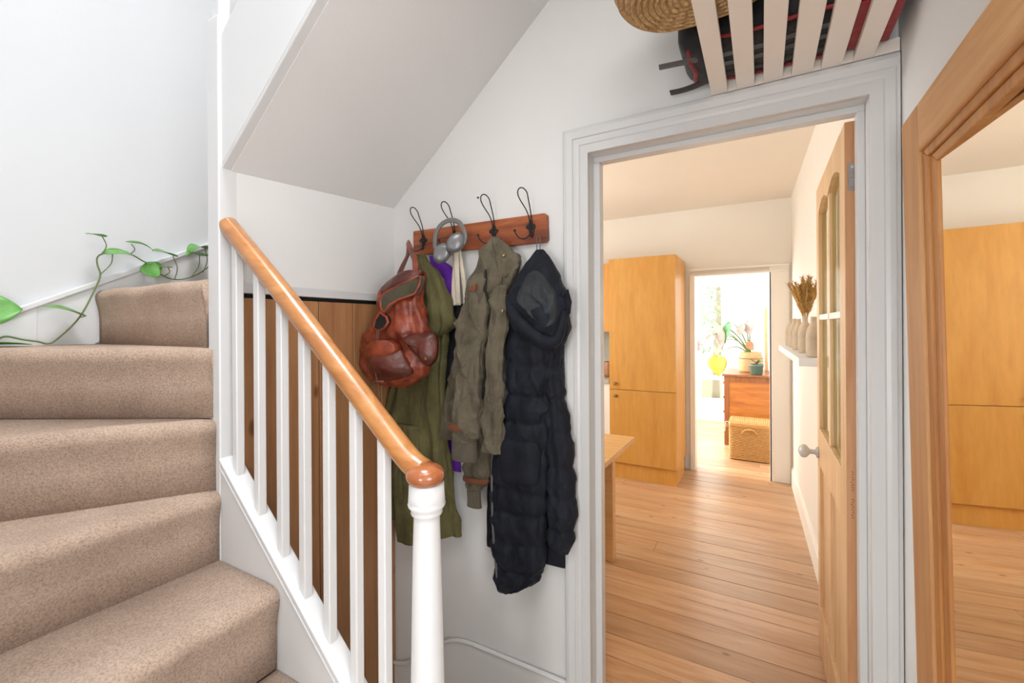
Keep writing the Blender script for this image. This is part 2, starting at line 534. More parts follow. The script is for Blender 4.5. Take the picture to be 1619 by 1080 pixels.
class Loft:
    """hanging cloth volume: rows (z, centre_x, half_x, centre_y, half_y) from top to bottom"""
    def __init__(self, rows, nz=48, nr=56, pw=2.3, folds=0.0, kf=9, seed=0, crumple=0.006, cs=14.0, seams=(), puff=0.0,
                 ymax=None, grow=True, crease=0.0, ck=6.0):
        self.crease, self.ck = crease, ck
        self.R = catmull(rows, nz)
        self.nr, self.pw = nr, pw
        self.folds, self.kf, self.seed, self.crumple, self.cs = folds, kf, seed, crumple, cs
        self.seams, self.puff, self.ymax, self.grow = sorted(seams), puff, ymax, grow
        self.g = G()
        z0, z1 = self.R[0][0], self.R[-1][0]
        rings = []
        for (z, c, a, y, b) in self.R:
            tz = (z0 - z) / max(z0 - z1, 1e-6)
            ring = []
            for k in range(nr):
                th = 2 * pi * k / nr
                cx, sy = cos(th), sin(th)
                x = c + a * math.copysign(abs(cx) ** (2 / pw), cx)
                yy = y + b * math.copysign(abs(sy) ** (2 / pw), sy)
                nx, ny = cx / max(a, 1e-4), sy / max(b, 1e-4)
                l = sqrt(nx * nx + ny * ny)
                nx, ny = nx / l, ny / l
                d = self.disp(x, yy, z, th, tz, min(1.0, min(a, b * 2) / 0.03))
                px, py = x + nx * d, yy + ny * d
                if ymax is not None:
                    py = min(py, ymax)
                ring.append((px, py, z + 0.25 * d * sin(3 * th + seed)))
            rings.append(ring)
        vs = [p for r in rings for p in r]
        fs = []
        for i in range(len(rings) - 1):
            for k in range(nr):
                fs.append((i * nr + k, i * nr + (k + 1) % nr, (i + 1) * nr + (k + 1) % nr, (i + 1) * nr + k))
        fs.append(tuple(range(nr))[::-1])
        fs.append(tuple((len(rings) - 1) * nr + k for k in range(nr)))
        self.g.add(vs, fs)

    def disp(self, x, y, z, th, tz, k):
        s = self.seed
        ga = (0.35 + 0.65 * tz) if self.grow else 1.0
        w = noise.noise(Vector((x * 7 + s, 0.3 * s, z * 2.2)))
        d = self.folds * ga * (sin(self.kf * th + 2.2 * w + s + 1.3 * sin(3 * tz + s)) + 0.55 * sin(self.kf * 1.7 * th + 3 * w + 2 * s))
        d += self.crumple * noise.fractal(Vector((x * self.cs + s, y * self.cs, z * self.cs * 0.8)), 0.7, 2.1, 3)
        if self.crease:
            q = self.ck
            r1 = 1 - abs(noise.noise(Vector((x * q + z * q * 0.45 + s, z * q * 0.35 + 2 * s, y * q * 0.5)))) * 2.2
            r2 = 1 - abs(noise.noise(Vector((x * q * 1.3 - z * q * 0.9 + 3 * s, z * q * 0.8, s)))) * 2.6
            d += self.crease * (max(0, r1) ** 2.5 - 0.3 + 0.7 * max(0, r2) ** 3)
        if self.seams:
            zz = z + 0.012 * noise.noise(Vector((x * 9 + s, s, z * 4)))
            lo = max([q for q in self.seams if q <= zz], default=zz - 0.06)
            hi = min([q for q in self.seams if q > zz], default=zz + 0.06)
            t = (zz - lo) / max(hi - lo, 1e-5)
            d += self.puff * (max(0.0, sin(pi * min(max(t, 0), 1))) ** 0.45 - 0.75)
        return d * k

    def front(self, x, z):
        R = self.R
        for i in range(len(R) - 1):
            if R[i][0] >= z >= R[i + 1][0]:
                u = (R[i][0] - z) / max(R[i][0] - R[i + 1][0], 1e-6)
                _, c, a, y, b = [p + (q - p) * u for p, q in zip(R[i], R[i + 1])]
                break
        else:
            _, c, a, y, b = R[0] if z > R[0][0] else R[-1]
        t = min(abs(x - c) / max(a, 1e-4), 0.98)
        return y - b * (1 - t ** self.pw) ** (1 / self.pw)

    def build(self, name, mat, parent=None):
        return self.g.build(name, mat, parent, True)

def pillow(poly, yf, h, rings=7, pw=2.0, base=0.004, sub=3, back=0.012, crumple=0.0, cs=20, seed=0):
    """a bulging patch lying on a hanging surface: poly is an (x,z) outline, yf(x,z) the surface below it"""
    P = []
    n = len(poly)
    for i in range(n):
        a, b, c, d = poly[i - 1], poly[i], poly[(i + 1) % n], poly[(i + 2) % n]
        for k in range(sub):
            u = k / sub
            P.append(tuple(0.5 * (2 * q + (r - p) * u + (2 * p - 5 * q + 4 * r - s) * u * u + (3 * q - p - 3 * r + s) * u ** 3)
                           for p, q, r, s in zip(a, b, c, d)))
    cx = sum(p[0] for p in P) / len(P)
    cz = sum(p[1] for p in P) / len(P)
    m = len(P)
    vs, fs = [], []
    ss = [1.0] + [1 - (i / rings) ** 1.6 for i in range(1, rings)]
    for (x, z) in P:
        vs.append((x, yf(x, z) + back, z))
    for s in ss:
        for (x, z) in P:
            xx, zz = cx + (x - cx) * s, cz + (z - cz) * s
            y = yf(xx, zz) - base - h * (1 - s ** pw)
            if crumple:
                y += crumple * noise.fractal(Vector((xx * cs + seed, seed, zz * cs)), 0.7, 2.1, 3)
            vs.append((xx, y, zz))
    vs.append((cx, yf(cx, cz) - base - h, cz))
    L = len(ss) + 1
    for i in range(L - 1):
        for k in range(m):
            fs.append((i * m + k, i * m + (k + 1) % m, (i + 1) * m + (k + 1) % m, (i + 1) * m + k))
    for k in range(m):
        fs.append(((L - 1) * m + k, (L - 1) * m + (k + 1) % m, len(vs) - 1))
    fs.append(tuple(range(m)))
    return G().add(vs, fs)

def smooth_path(pts, n):
    return [Vector(p) for p in catmull([tuple(p) for p in pts], n)]

def leaf(base, tip, side, width, bend=0.15, thick=0.0012, kind='heart', cup=0.15):
    """leaf blade from base to tip; side = direction of its width"""
    base, tip = Vector(base), Vector(tip)
    ax = tip - base
    L = ax.length
    t = ax.normalized()
    s = (Vector(side) - t * Vector(side).dot(t)).normalized()
    nrm = s.cross(t).normalized()
    if nrm.z < 0:
        nrm = -nrm
    nu, nv = 10, 6
    top, bot = [], []
    for i in range(nu + 1):
        u = i / nu
        if kind == 'heart':
            w = width * 0.5 * (sin(pi * min(1, u ** 0.62)) ** 0.8 if 0 < u < 1 else 0.02)
        else:
            w = width * 0.5 * (sin(pi * u ** 0.85) if 0 < u < 1 else 0.02)
        back = -0.10 * L * (1 - u) ** 6 if kind == 'heart' else 0
        for j in range(nv + 1):
            q = -1 + 2 * j / nv
            p = base + t * (u * L + back * abs(q)) + s * (q * w) + nrm * (bend * L * (sin(pi * u) * 0.5 - u * u * 0.6) - cup * w * (1 - q * q) + cup * w * 0.4)
            top.append(p)
            bot.append(p - nrm * thick)
    g = G()
    n = len(top)
    fs = []
    for i in range(nu):
        for j in range(nv):
            a = i * (nv + 1) + j
            fs.append((a, a + 1, a + nv + 2, a + nv + 1))
            fs.append((n + a, n + a + nv + 1, n + a + nv + 2, n + a + 1))
    rim = [j for j in range(nv + 1)] + [i * (nv + 1) + nv for i in range(1, nu + 1)] + [nu * (nv + 1) + j for j in range(nv - 1, -1, -1)] + [i * (nv + 1) for i in range(nu - 1, 0, -1)]
    for k in range(len(rim)):
        a, b = rim[k], rim[(k + 1) % len(rim)]
        fs.append((a, n + a, n + b, b))
    return g.add(top + bot, fs)

# ================================================================== SETTING
YW, YB = 1.50, 1.63          # hall side and kitchen side of the wall with the door
XR = 0.3142                  # right-hand hall wall
XL = -2.30                   # wall behind the winders
XP = -1.467                  # boarded cupboard wall under the stairs
LX0, LX1, LZ = -0.5307, 0.2518, 2.009   # door lining faces and head

g = G()
g.box(XL - 0.1, LX0 - 0.02, YW, YB, -0.65, 5.0)
g.box(LX1 + 0.02, XR + 0.10, YW, YB, -0.35, 5.0)
g.box(LX0 - 0.02, LX1 + 0.02, YW, YB, LZ + 0.02, 5.0)
wall_back = struct('wall_back', g, M['wall'], label='white painted hall wall with the coat rack and kitchen doorway', cat='wall')

struct('wall_right', G().box(XR, XR + 0.10, 0.40, YW, -0.05, 2.9).box(XR, XR + 0.10, -2.5, -0.92, -0.05, 2.9).box(XR, XR + 0.10, -0.92, 0.40, 2.06, 2.9), M['wall'], label='white hall wall carrying the large mirror', cat='wall')  # unseen opening added beside the camera to let the fill lamp through
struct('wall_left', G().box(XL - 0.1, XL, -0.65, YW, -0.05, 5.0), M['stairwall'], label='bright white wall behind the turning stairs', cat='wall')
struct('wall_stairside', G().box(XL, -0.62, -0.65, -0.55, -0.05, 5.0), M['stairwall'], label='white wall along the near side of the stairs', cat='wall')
struct('wall_hallside', G().box(-0.72, -0.62, -2.5, -0.65, -0.05, 2.9), M['wall'], label='white wall of the hall towards the front door', cat='wall')
g = G()
g.box(-0.70, -0.45, -2.5, -2.4, -0.05, 2.9)
g.box(0.05, XR, -2.5, -2.4, -0.05, 2.9)
g.box(-0.45, 0.05, -2.5, -2.4, 1.5, 2.9)
g.box(-0.45, 0.05, -2.5, -2.4, -0.05, 0.50)
struct('wall_front', g, M['wall'], label='end wall of the hall with a glazed front door opening', cat='wall')
g = G()
g.box(2.2, 2.3, -2.3, 0.6, -0.1, 2.6).box(XR + 0.1, 2.2, -2.3, -2.2, -0.1, 2.6).box(XR + 0.1, 2.2, 0.5, 0.6, -0.1, 2.6)
g.box(XR + 0.1, 2.2, -2.2, 0.5, 2.5, 2.6).box(XR + 0.1, 2.2, -2.2, 0.5, -0.1, 0.0)
struct('wall_added_lamp_shell', g, M['stairwall'], label='white unseen shell added around the fill lamp beside the hall', cat='wall')  # unseen box added to hold the fill lamp and keep sky light out
g = G()
g.box(-0.51, XR + 0.1, -2.5, YW, 2.78, 2.9)
struct('ceiling_hall', g, M['ceil'], label='white flat ceiling of the hall', cat='ceiling')
g = G()
g.box(XL - 0.1, XR + 0.1, -0.65, YB, 5.0, 5.1)
struct('ceiling_stairwell', g, M['ceil'], label='white ceiling high above the stairwell', cat='ceiling')
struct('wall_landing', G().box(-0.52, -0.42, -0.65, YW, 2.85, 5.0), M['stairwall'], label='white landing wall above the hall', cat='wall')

# sloping plaster soffit under the upper flight
def soffit_z(x, far):
    return (1.9426 + 0.85 * (x + 1.467)) if far else (1.897 + 0.79 * (x + 1.467))
xa, xb = XP - 0.02, -0.46
nx, ny = 24, 16
vs, fs = [], []
for dz in (0, 0.03):
    for i in range(nx + 1):
        x = xa + (xb - xa) * i / nx
        for k in range(ny + 1):
            t = k / ny
            vs.append((x, 0.785 + (YW + 0.005 - 0.785) * t, soffit_z(x, False) * (1 - t) + soffit_z(x, True) * t + dz))
n1 = (nx + 1) * (ny + 1)
for i in range(nx):
    for k in range(ny):
        a = i * (ny + 1) + k
        fs.append((a, a + 1, a + ny + 2, a + ny + 1))
        fs.append((n1 + a, n1 + a + ny + 1, n1 + a + ny + 2, n1 + a + 1))
for i in range(nx):
    for k in (0, ny):
        a, b = i * (ny + 1) + k, (i + 1) * (ny + 1) + k
        fs.append((a, b, n1 + b, n1 + a))
for k in range(ny):
    for i in (0, nx):
        a, b = i * (ny + 1) + k, i * (ny + 1) + k + 1
        fs.append((a, b, n1 + b, n1 + a))
g = G().add(vs, fs)
struct('ceiling_soffit', g, M['ceil'], label='sloping white plaster soffit under the upper stair flight', cat='ceiling')

# floor: dark sub-floor with individual boards
floor = struct('floor', G().box(-2.89, 0.45, YW + 0.06, 7.0, -0.08, -0.018), M['gap'], label='worn honey pine floorboards running through the kitchen', cat='floor')
ys = [1.56, 1.695, 1.8287, 1.9646, 2.11, 2.25, 2.397, 2.53, 2.67, 2.81, 2.945]
while ys[-1] < 6.95:
    ys.append(ys[-1] + random.uniform(0.125, 0.15))
for i in range(len(ys) - 1):
    cuts = [-2.69] + ([random.uniform(-2.2, 0.1)] if i % 4 == 1 else []) + [0.40]
    cuts = [c for k, c in enumerate(cuts) if k == 0 or c - cuts[k - 1] > 0.25]
    for a, b in zip(cuts[:-1], cuts[1:]):
        dz = random.uniform(-0.0008, 0.0008)
        G().box(a + 0.0008, b - 0.0008, ys[i] + 0.0016, ys[i + 1] - 0.0016, -0.018, dz).build('plank', M['floor'], floor, bevel=0.0015, seg=1)
g = G()
g.box(-0.66, XR, 0.78, YW + 0.06, -0.08, 0.0)
g.box(-0.72, XR, -2.5, 0.78, -0.08, 0.0)
g.box(XP, -0.66, 0.78, YW, -0.65, -0.28)
g.box(-0.68, -0.66, 0.80, YW, -0.65, 0.0)
g.box(XL - 0.1, -0.66, -0.65, 0.79, -0.12, -0.05)
g.box(XP - 0.05, -0.66, 0.775, 0.79, -0.65, -0.001)
struct('floor_hall', g, M['hallfloor'], label='brown wooden hall floor at the foot of the stairs', cat='floor')

# skirting of the coat wall with its swept step down
prof = [(-1.467, -0.133), (-1.44, -0.128), (-1.40, -0.112), (-1.36, -0.084), (-1.31, -0.04), (-1.25, 0.01), (-1.199, 0.045), (-1.15, 0.076), (-1.115, 0.090), (-1.07, 0.099), (-1.03, 0.102), (-0.622, 0.105)]
low = -0.23
top = [(x, z) for x, z in prof]
g = G()
for k in range(len(top) - 1):
    (x0, z0), (x1, z1) = top[k], top[k + 1]
    lo = -0.28
    g.add([(x0, YW - 0.014, lo), (x1, YW - 0.014, lo), (x1, YW - 0.014, z1), (x0, YW - 0.014, z0),
           (x0, YW - 0.001, lo), (x1, YW - 0.001, lo), (x1, YW - 0.001, z1), (x0, YW - 0.001, z0)],
          [(0, 1, 2, 3), (7, 6, 5, 4), (3, 2, 6, 7), (0, 4, 5, 1)])
g.tube([(x, YW - 0.014, z) for x, z in top], 0.008, 8)
struct('baseboard_back', g, M['wall'], label='white skirting with a swept moulding under the coats', cat='baseboard')

# boarded cupboard wall under the stairs: white plaster above, pine boards below
g = G()
g.prism([(0.80, 1.545), (YW, 1.545), (YW, 1.975), (0.80, 1.93)], 0, XP - 0.04, XP)
g.box(XP - 0.05, XP - 0.035, 0.80, YW, -0.6, 1.60)
wall_cup = struct('wall_cupboard', g, M['wall'], label='boarded cupboard wall under the stairs, white above and pine below', cat='wall')
G().box(XP - 0.035, XP + 0.006, 0.80, YW, 1.512, 1.5455).build('rail', M['gloss'], wall_cup, bevel=0.003, label='white painted rail with a cracked paint joint')
G().box(XP - 0.034, XP - 0.02, 0.80, YW, 1.40, 1.512).build('gap', M['darkin'], wall_cup)
by = [0.803, 0.938, 1.103, 1.2655, 1.415, YW - 0.002]
for i in range(len(by) - 1):
    G().box(XP - 0.018, XP - 0.001, by[i] + 0.0018, by[i + 1] - 0.0018, -0.279, 1.497).build('plank', M['panel'], wall_cup, bevel=0.002, seg=1)
g = G().ball((XP + 0.022, 0.905, 0.681), 0.016, 14, 10).lathe([(0.012, 0), (0.007, 0.004), (0.007, 0.016)], (XP - 0.001, 0.905, 0.681), 12, 0)
g.build('knob', M['iron'], wall_cup, True, label='small black iron knob')

# architrave swept around the door opening with mitred corners
PR = [(0.0, 0.0), (0.0, 0.015), (0.028, 0.015), (0.031, 0.019), (0.040, 0.021), (0.052, 0.021), (0.054, 0.026), (0.075, 0.029), (0.086, 0.027), (0.090, 0.022), (0.090, 0.0)]
def arch_pt(corner, o, h):
    orr = min(o, 0.0600 + 0.0001 * PR.index((o, h)) * 0.01)
    return {0: (LX0 - o, YW - h, 0.0), 1: (LX0 - o, YW - h, LZ + o), 2: (LX1 + orr, YW - h, LZ + o), 3: (LX1 + orr, YW - h, 0.0)}[corner]
trim1 = thing('trim_1', (-0.14, 1.5, 0.0), 'white moulded doorframe of the kitchen doorway', 'door frame', kind='structure')
for nm, a, b in (('architrave', 0, 1), ('architrave', 1, 2), ('architrave', 2, 3)):
    n = len(PR)
    vs = [arch_pt(a, o, h) for o, h in PR] + [arch_pt(b, o, h) for o, h in PR]
    G().add(vs, [(i, i + 1, n + i + 1, n + i) for i in range(n - 1)] + [tuple(range(n)), tuple(range(n, 2 * n))[::-1]]).build(nm, M['gloss'], trim1)
G().box(LX0 - 0.019, LX0, YW - 0.003, YB, 0, LZ).build('lining', M['gloss'], trim1, bevel=0.001)
G().box(LX1, LX1 + 0.019, YW - 0.003, YB, 0, LZ).build('lining', M['gloss'], trim1, bevel=0.001)
G().box(LX0 - 0.019, LX1 + 0.019, YW - 0.003, YB, LZ, LZ + 0.019).build('lining', M['gloss'], trim1, bevel=0.001)
G().box(LX0, LX0 + 0.0235, 1.546, 1.587, 0, LZ - 0.018).build('door_stop', M['gloss'], trim1, bevel=0.0015)
G().box(LX1 - 0.018, LX1, 1.546, 1.587, 0, LZ - 0.018).build('door_stop', M['gloss'], trim1, bevel=0.0015)
G().box(LX0, LX1, 1.546, 1.587, LZ - 0.018, LZ).build('door_stop', M['gloss'], trim1, bevel=0.0015)

# ---- kitchen shell
def kx(y):                                   # the kitchen's right wall is slightly out of square
    return 0.2720 - 0.0241 * (y - 2.85)
g = G().prism([(kx(YB), YB), (kx(4.62), 4.62), (kx(4.62) + 0.15, 4.62), (kx(YB) + 0.12, YB)], 2, -0.05, 2.55)
struct('wall_kitchen_right', g, M['kwall'], label='cream kitchen wall behind the open door', cat='wall')
g = G().prism([(kx(YB) - 0.014, YB), (kx(4.575) - 0.014, 4.575), (kx(4.575), 4.575), (kx(YB), YB)], 2, 0.0, 0.135)
g.prism([(kx(YB) - 0.009, YB), (kx(4.575) - 0.009, 4.575), (kx(4.575), 4.575), (kx(YB), YB)], 2, 0.135, 0.155)
struct('baseboard_kitchen', g, M['ktrim'], label='cream skirting along the kitchen wall', cat='baseboard')
YF = 4.578
DX0, DX1, DZ = -0.560, 0.062, 1.866          # opening to the garden room
g = G()
g.box(-2.9, DX0 - 0.02, YF, YF + 0.11, -0.05, 2.52)
g.box(DX1 + 0.01, 0.40, YF, YF + 0.11, -0.05, 2.52)
g.box(DX0 - 0.02, DX1 + 0.01, YF, YF + 0.11, DZ + 0.01, 2.52)
struct('wall_kitchen_far', g, M['kwall'], label='cream kitchen end wall around the garden room doorway', cat='wall')
trim2 = thing('trim_2', (-0.25, YF, 0), 'cream painted frame of the far garden room doorway', 'door frame', kind='structure')
G().box(DX0 - 0.045, DX0, YF - 0.02, YF + 0.12, 0, DZ).build('jamb', M['ktrim'], trim2, bevel=0.002)
G().box(DX1, kx(YF) - 0.016, YF - 0.012, YF - 0.0005, 0, DZ + 0.055).build('jamb', M['ktrim'], trim2, bevel=0.002)
G().box(DX1, DX1 + 0.012, YF - 0.012, YF + 0.12, 0, DZ).build('jamb', M['ktrim'], trim2, bevel=0.002)
G().box(DX0 - 0.045, kx(YF) - 0.016, YF - 0.022, YF + 0.12, DZ, DZ + 0.02).build('head', M['ktrim'], trim2, bevel=0.002)
G().box(DX0 - 0.05, kx(YF) - 0.014, YF - 0.030, YF - 0.0005, DZ + 0.05, DZ + 0.072).build('head_moulding', M['ktrim'], trim2, bevel=0.003)
struct('ceiling_kitchen', G().box(-2.9, 0.45, YB, YF + 0.1, 2.515, 2.6), M['kceil'], label='cream kitchen ceiling', cat='ceiling')
g = G()
g.box(-2.9, -2.7, YB, 2.1, -0.05, 2.52)
g.box(-2.9, -2.7, 3.7, YF, -0.05, 2.52)
g.box(-2.9, -2.7, 2.1, 3.7, -0.05, 0.9)
g.box(-2.9, -2.7, 2.1, 3.7, 2.2, 2.52)
struct('wall_kitchen_left', g, M['kwall'], label='cream kitchen wall with a window opening out of sight', cat='wall')
g = G().box(-2.9, XL - 0.1, YW, YB, -0.05, 2.52)
struct('wall_kitchen_near', g, M['kwall'], label='short cream wall at the near end of the kitchen', cat='wall')

# ---- garden room shell
YE = 7.0
g = G()
g.box(-0.42, 0.9, YE, YE + 0.12, -0.05, 2.5)
g.box(-0.86, -0.42, YE, YE + 0.12, 2.05, 2.5)
g.box(-2.4, -0.86, YE, YE + 0.12, -0.05, 2.5)
struct('wall_garden_far', g, M['farwhite'], label='bright white end wall of the garden room', cat='wall')
struct('wall_garden_right', G().box(0.42, 0.55, YF + 0.11, YE, -0.05, 2.5), M['farwhite'], label='white side wall of the garden room', cat='wall')
g = G()
g.box(-2.4, -2.2, YF + 0.11, 4.9, -0.05, 2.5)
g.box(-2.4, -2.2, 6.7, YE, -0.05, 2.5)
g.box(-2.4, -2.2, 4.9, 6.7, -0.05, 0.6)
g.box(-2.4, -2.2, 4.9, 6.7, 2.4, 2.5)
struct('wall_garden_left', g, M['farwhite'], label='white window wall of the garden room', cat='wall')
struct('ceiling_garden', G().box(-2.4, 0.55, YF + 0.11, YE + 0.12, 2.5, 2.6), M['farwhite'], label='white ceiling of the garden room', cat='ceiling')
door2 = thing('door_2', (-0.64, YE, 0), 'white glazed garden door glowing with daylight', 'door', kind='structure')
G().box(-0.86, -0.775, YE + 0.02, YE + 0.065, 0, 2.05).build('stile', M['farwhite'], door2, bevel=0.003)
G().box(-0.505, -0.42, YE + 0.02, YE + 0.065, 0, 2.05).build('stile', M['farwhite'], door2, bevel=0.003)
for z0, z1 in ((0, 0.33), (0.60, 0.66), (1.95, 2.05)):
    G().box(-0.775, -0.505, YE + 0.02, YE + 0.065, z0, z1).build('rail', M['farwhite'], door2, bevel=0.003)
G().box(-0.775, -0.505, YE + 0.038, YE + 0.044, 0.66, 1.95).build('pane', M['glass'], door2)
G().box(-0.775, -0.505, YE + 0.038, YE + 0.044, 0.33, 0.60).build('pane', M['glass'], door2)
G().box(-0.83, -0.80, YE - 0.002, YE + 0.02, 1.02, 1.18).tube([(-0.815, YE - 0.002, 1.12), (-0.815, YE - 0.04, 1.12), (-0.74, YE - 0.045, 1.12)], 0.008, 8).build('handle', M['steel'], door2)
struct('floor_garden', G().box(-4, 3, YE + 0.1, 14, -0.2, -0.1), M['lawn'], label='green lawn outside the garden door', cat='lawn')

# ================================================================== STAIRCASE
st = thing('staircase', (-0.667, 0.776, 0.0), 'carpeted turning staircase with white balusters and varnished handrail', 'staircase')
RISE = 0.2235

def step(front, back, n, zt, seed=0, under=None):
    """front: riser line (inner end, outer end); back: outline of the tread behind it, from the outer end to the inner end"""
    f0, f1 = Vector(front[0]), Vector(front[1])
    d = (f1 - f0).normalized()
    nn = Vector((-d.y, d.x))
    bc = sum((Vector(b) for b in back), Vector((0, 0))) / len(back)
    if nn.dot(bc - (f0 + f1) / 2) > 0:
        nn = -nn
    prof = [(0.0, -n), (0.0, -0.12), (0.003, -0.085), (0.008, -0.06), (0.012, -0.044), (0.013, -0.031), (0.0105, -0.019), (0.004, -0.0095), (-0.006, -0.0035), (-0.020, -0.0008), (-0.04, 0.0)]
    N = 26
    m = len(prof)
    vs = []
    for i in range(N):
        s = i / (N - 1)
        p = f0.lerp(f1, s)
        for k, (o, h) in enumerate(prof):
            wob = 0.004 * noise.noise(Vector((s * 5 + seed * 3.1, k * 0.15, seed))) if 0 < k < m else 0
            vs.append((p.x + nn.x * (o + wob), p.y + nn.y * (o + wob), zt + h + (wob * 0.8 if k > 3 else 0)))
    fs = []
    for i in range(N - 1):
        for k in range(m - 1):
            fs.append((i * m + k, i * m + k + 1, (i + 1) * m + k + 1, (i + 1) * m + k))
    nb = len(vs)
    vs += [(b[0], b[1], zt) for b in back]
    top = [i * m + m - 1 for i in range(N)] + [nb + k for k in range(len(back))]
    fs.append(tuple(top))
    nl = len(vs)
    vs += [(b[0], b[1], zt - (n if under is None else under)) for b in back]
    L = len(back)
    for k in range(L - 1):
        fs.append((nb + k, nl + k, nl + k + 1, nb + k + 1))
    fs.append(tuple([(N - 1) * m + k for k in range(m)] + [nb, nl]))
    fs.append(tuple([k for k in range(m)] + [nb + L - 1, nl + L - 1]))
    fs.append(tuple([i * m for i in range(N)] + [nl + k for k in range(L)]))
    return G().add(vs, fs).build('step', M['carpet'], st, True)

YI, YO, XO = 0.7445, -0.548, -2.278
step([(-0.672, YI), (-0.672, YO)], [(-0.955, YO), (-0.955, YI)], RISE, RISE, seed=1)
step([(-0.925, YI), (-0.925, YO)], [(-1.205, YO), (-1.205, YI)], RISE, 2 * RISE, seed=2)
step([(-1.178, YI), (-1.178, YO)], [(-1.50, YO), (-1.50, YI)], RISE, 0.6765, seed=3)
step([(-1.472, YI), (-1.490, YO)], [(XO, YO), (XO, -0.45), (-1.53, YI)], RISE, 0.8935, seed=4)
step([(-1.489, YI + 0.002), (XO, -0.506)], [(XO, 0.37), (-1.53, YI)], RISE, 1.1135, seed=5)
step([(-1.503, YI + 0.002), (XO, 0.320)], [(XO, 0.78), (-1.535, 0.78)], RISE, 1.3385, seed=6)
step([(-1.532, 0.742), (XO, 0.716)], [(XO, 1.25), (-1.60, 0.80)], RISE, 1.556, seed=7)
step([(-1.552, 0.795), (XO, 1.235)], [(XO, 1.49), (-1.92, 1.49), (-1.535, 0.81)], RISE, 1.785, seed=8)
step([(-1.532, 0.806), (-1.928, 1.492)], [(-1.44, 1.492), (-1.44, 0.806)], RISE, 2.008, seed=9, under=0.02)
for k in range(3):
    x = -1.46 + 0.26 * k
    step([(x, 0.795), (x, 1.49)], [(x + 0.265, 1.49), (x + 0.265, 0.795)], RISE - 0.012, 2.008 + RISE * (k + 1), seed=10 + k, under=0.015)

# outer string of the lower flight
sl = 0.875
def sz(x): return 0.9349 + (-1.413 - x) * sl      # top of the string
poly = [(-1.466, 0.0), (-1.466, sz(-1.466)), (-0.70, sz(-0.70)), (-0.70, 0.0)]
G().prism(poly, 1, 0.747, 0.790).build('string', M['gloss'], st, bevel=0.002)
def slope_bar(x0, x1, zoff0, zoff1, y0, y1):
    return G().prism([(x0, sz(x0) + zoff0), (x0, sz(x0) + zoff1), (x1, sz(x1) + zoff1), (x1, sz(x1) + zoff0)], 1, y0, y1)
slope_bar(-1.466, -0.70, 0.0, 0.014, 0.7425, 0.803).build('string_capping', M['gloss'], st, bevel=0.003)
slope_bar(-1.466, -0.70, -0.020, -0.014, 0.7435, 0.7475).build('string_bead', M['gloss'], st, bevel=0.001)

# central newel
G().box(-1.532, XP, 0.746, 0.803, -0.05, 2.376).build('central_newel', M['gloss'], st, bevel=0.004)
G().box(-1.517, -1.480, 0.756, 0.793, 2.376, 3.6).build('landing_post', M['gloss'], st, bevel=0.003)
# outer string of the upper flight
g = G().prism([(-1.482, 1.900), (-1.467, 2.320), (-0.47, 2.320 + 0.997 * 0.84), (-0.47, 1.900 + 1.012 * 0.79)], 1, 0.757, 0.783)
g.build('upper_string', M['gloss'], st, bevel=0.003)
g = G().prism([(-1.475, 1.893), (-1.475, 1.905), (-0.47, 1.905 + 1.005 * 0.79), (-0.47, 1.893 + 1.005 * 0.79)], 1, 0.757, 0.797)
g.build('string_bead', M['gloss'], st, bevel=0.003)

# handrail, its end, newel and balusters
RY = 0.776
rail = [(-1.462, RY, 1.718), (-1.4515, RY, 1.709), (-1.2356, RY, 1.5335), (-1.0453, RY, 1.373), (-0.8541, RY, 1.2075), (-0.775, RY, 1.139), (-0.735, RY, 1.105), (-0.705, RY, 1.083), (-0.675, RY, 1.070)]
path = smooth_path(rail, 40)
rr = [0.0285] * 40
rr[0], rr[1] = 0.019, 0.0265
G().tube(path, rr, 20, up=(0, 1, 0)).build('handrail', M['rail'], st, True)
prof = []
for i in range(13):
    a = -pi / 2 + pi * i / 12
    prof.append((max(0.002, 0.043 * cos(a) ** 0.75 if cos(a) > 0 else 0.002), 1.064 + 0.026 * sin(a)))
G().lathe([(max(r, 0.002), z) for r, z in prof], (-0.664, RY - 0.004, 0), 28, 2, 1.05, 1.0).build('handrail_cap', M['railcap'], st, True, label='dark varnished rounded cap on the newel')
nz = [(0.046, 0.0), (0.046, 0.28), (0.040, 0.30), (0.036, 0.33), (0.0385, 0.45), (0.0375, 0.60), (0.0345, 0.76), (0.0315, 0.90), (0.0295, 0.962), (0.0295, 0.972), (0.034, 0.976), (0.036, 0.980), (0.034, 0.984), (0.0365, 0.988), (0.041, 0.994), (0.0425, 1.000), (0.0395, 1.003), (0.0415, 1.007), (0.0405, 1.020), (0.0395, 1.045)]
G().lathe(nz, (-0.664, RY, 0.0), 32).build('newel_post', M['gloss'], st, True, label='white turned newel post')

def rail_z(x):
    pts = sorted((p[0], p[2]) for p in rail)
    for (a, za), (b, zb) in zip(pts[:-1], pts[1:]):
        if a <= x <= b:
            return za + (zb - za) * (x - a) / (b - a)
    return pts[-1][1]
for x in (-1.4184, -1.3047, -1.1941, -1.0949, -0.9943, -0.8934, -0.7955):
    h = 0.0125
    zb0, zb1 = sz(x - h) + 0.013, sz(x + h) + 0.013
    zt0, zt1 = rail_z(x - h) - 0.02, rail_z(x + h) - 0.02
    G().prism([(x - h, zb0), (x + h, zb1), (x + h, zt1), (x - h, zt0)], 1, RY - h, RY + h).build('baluster', M['gloss'], st, bevel=0.003)

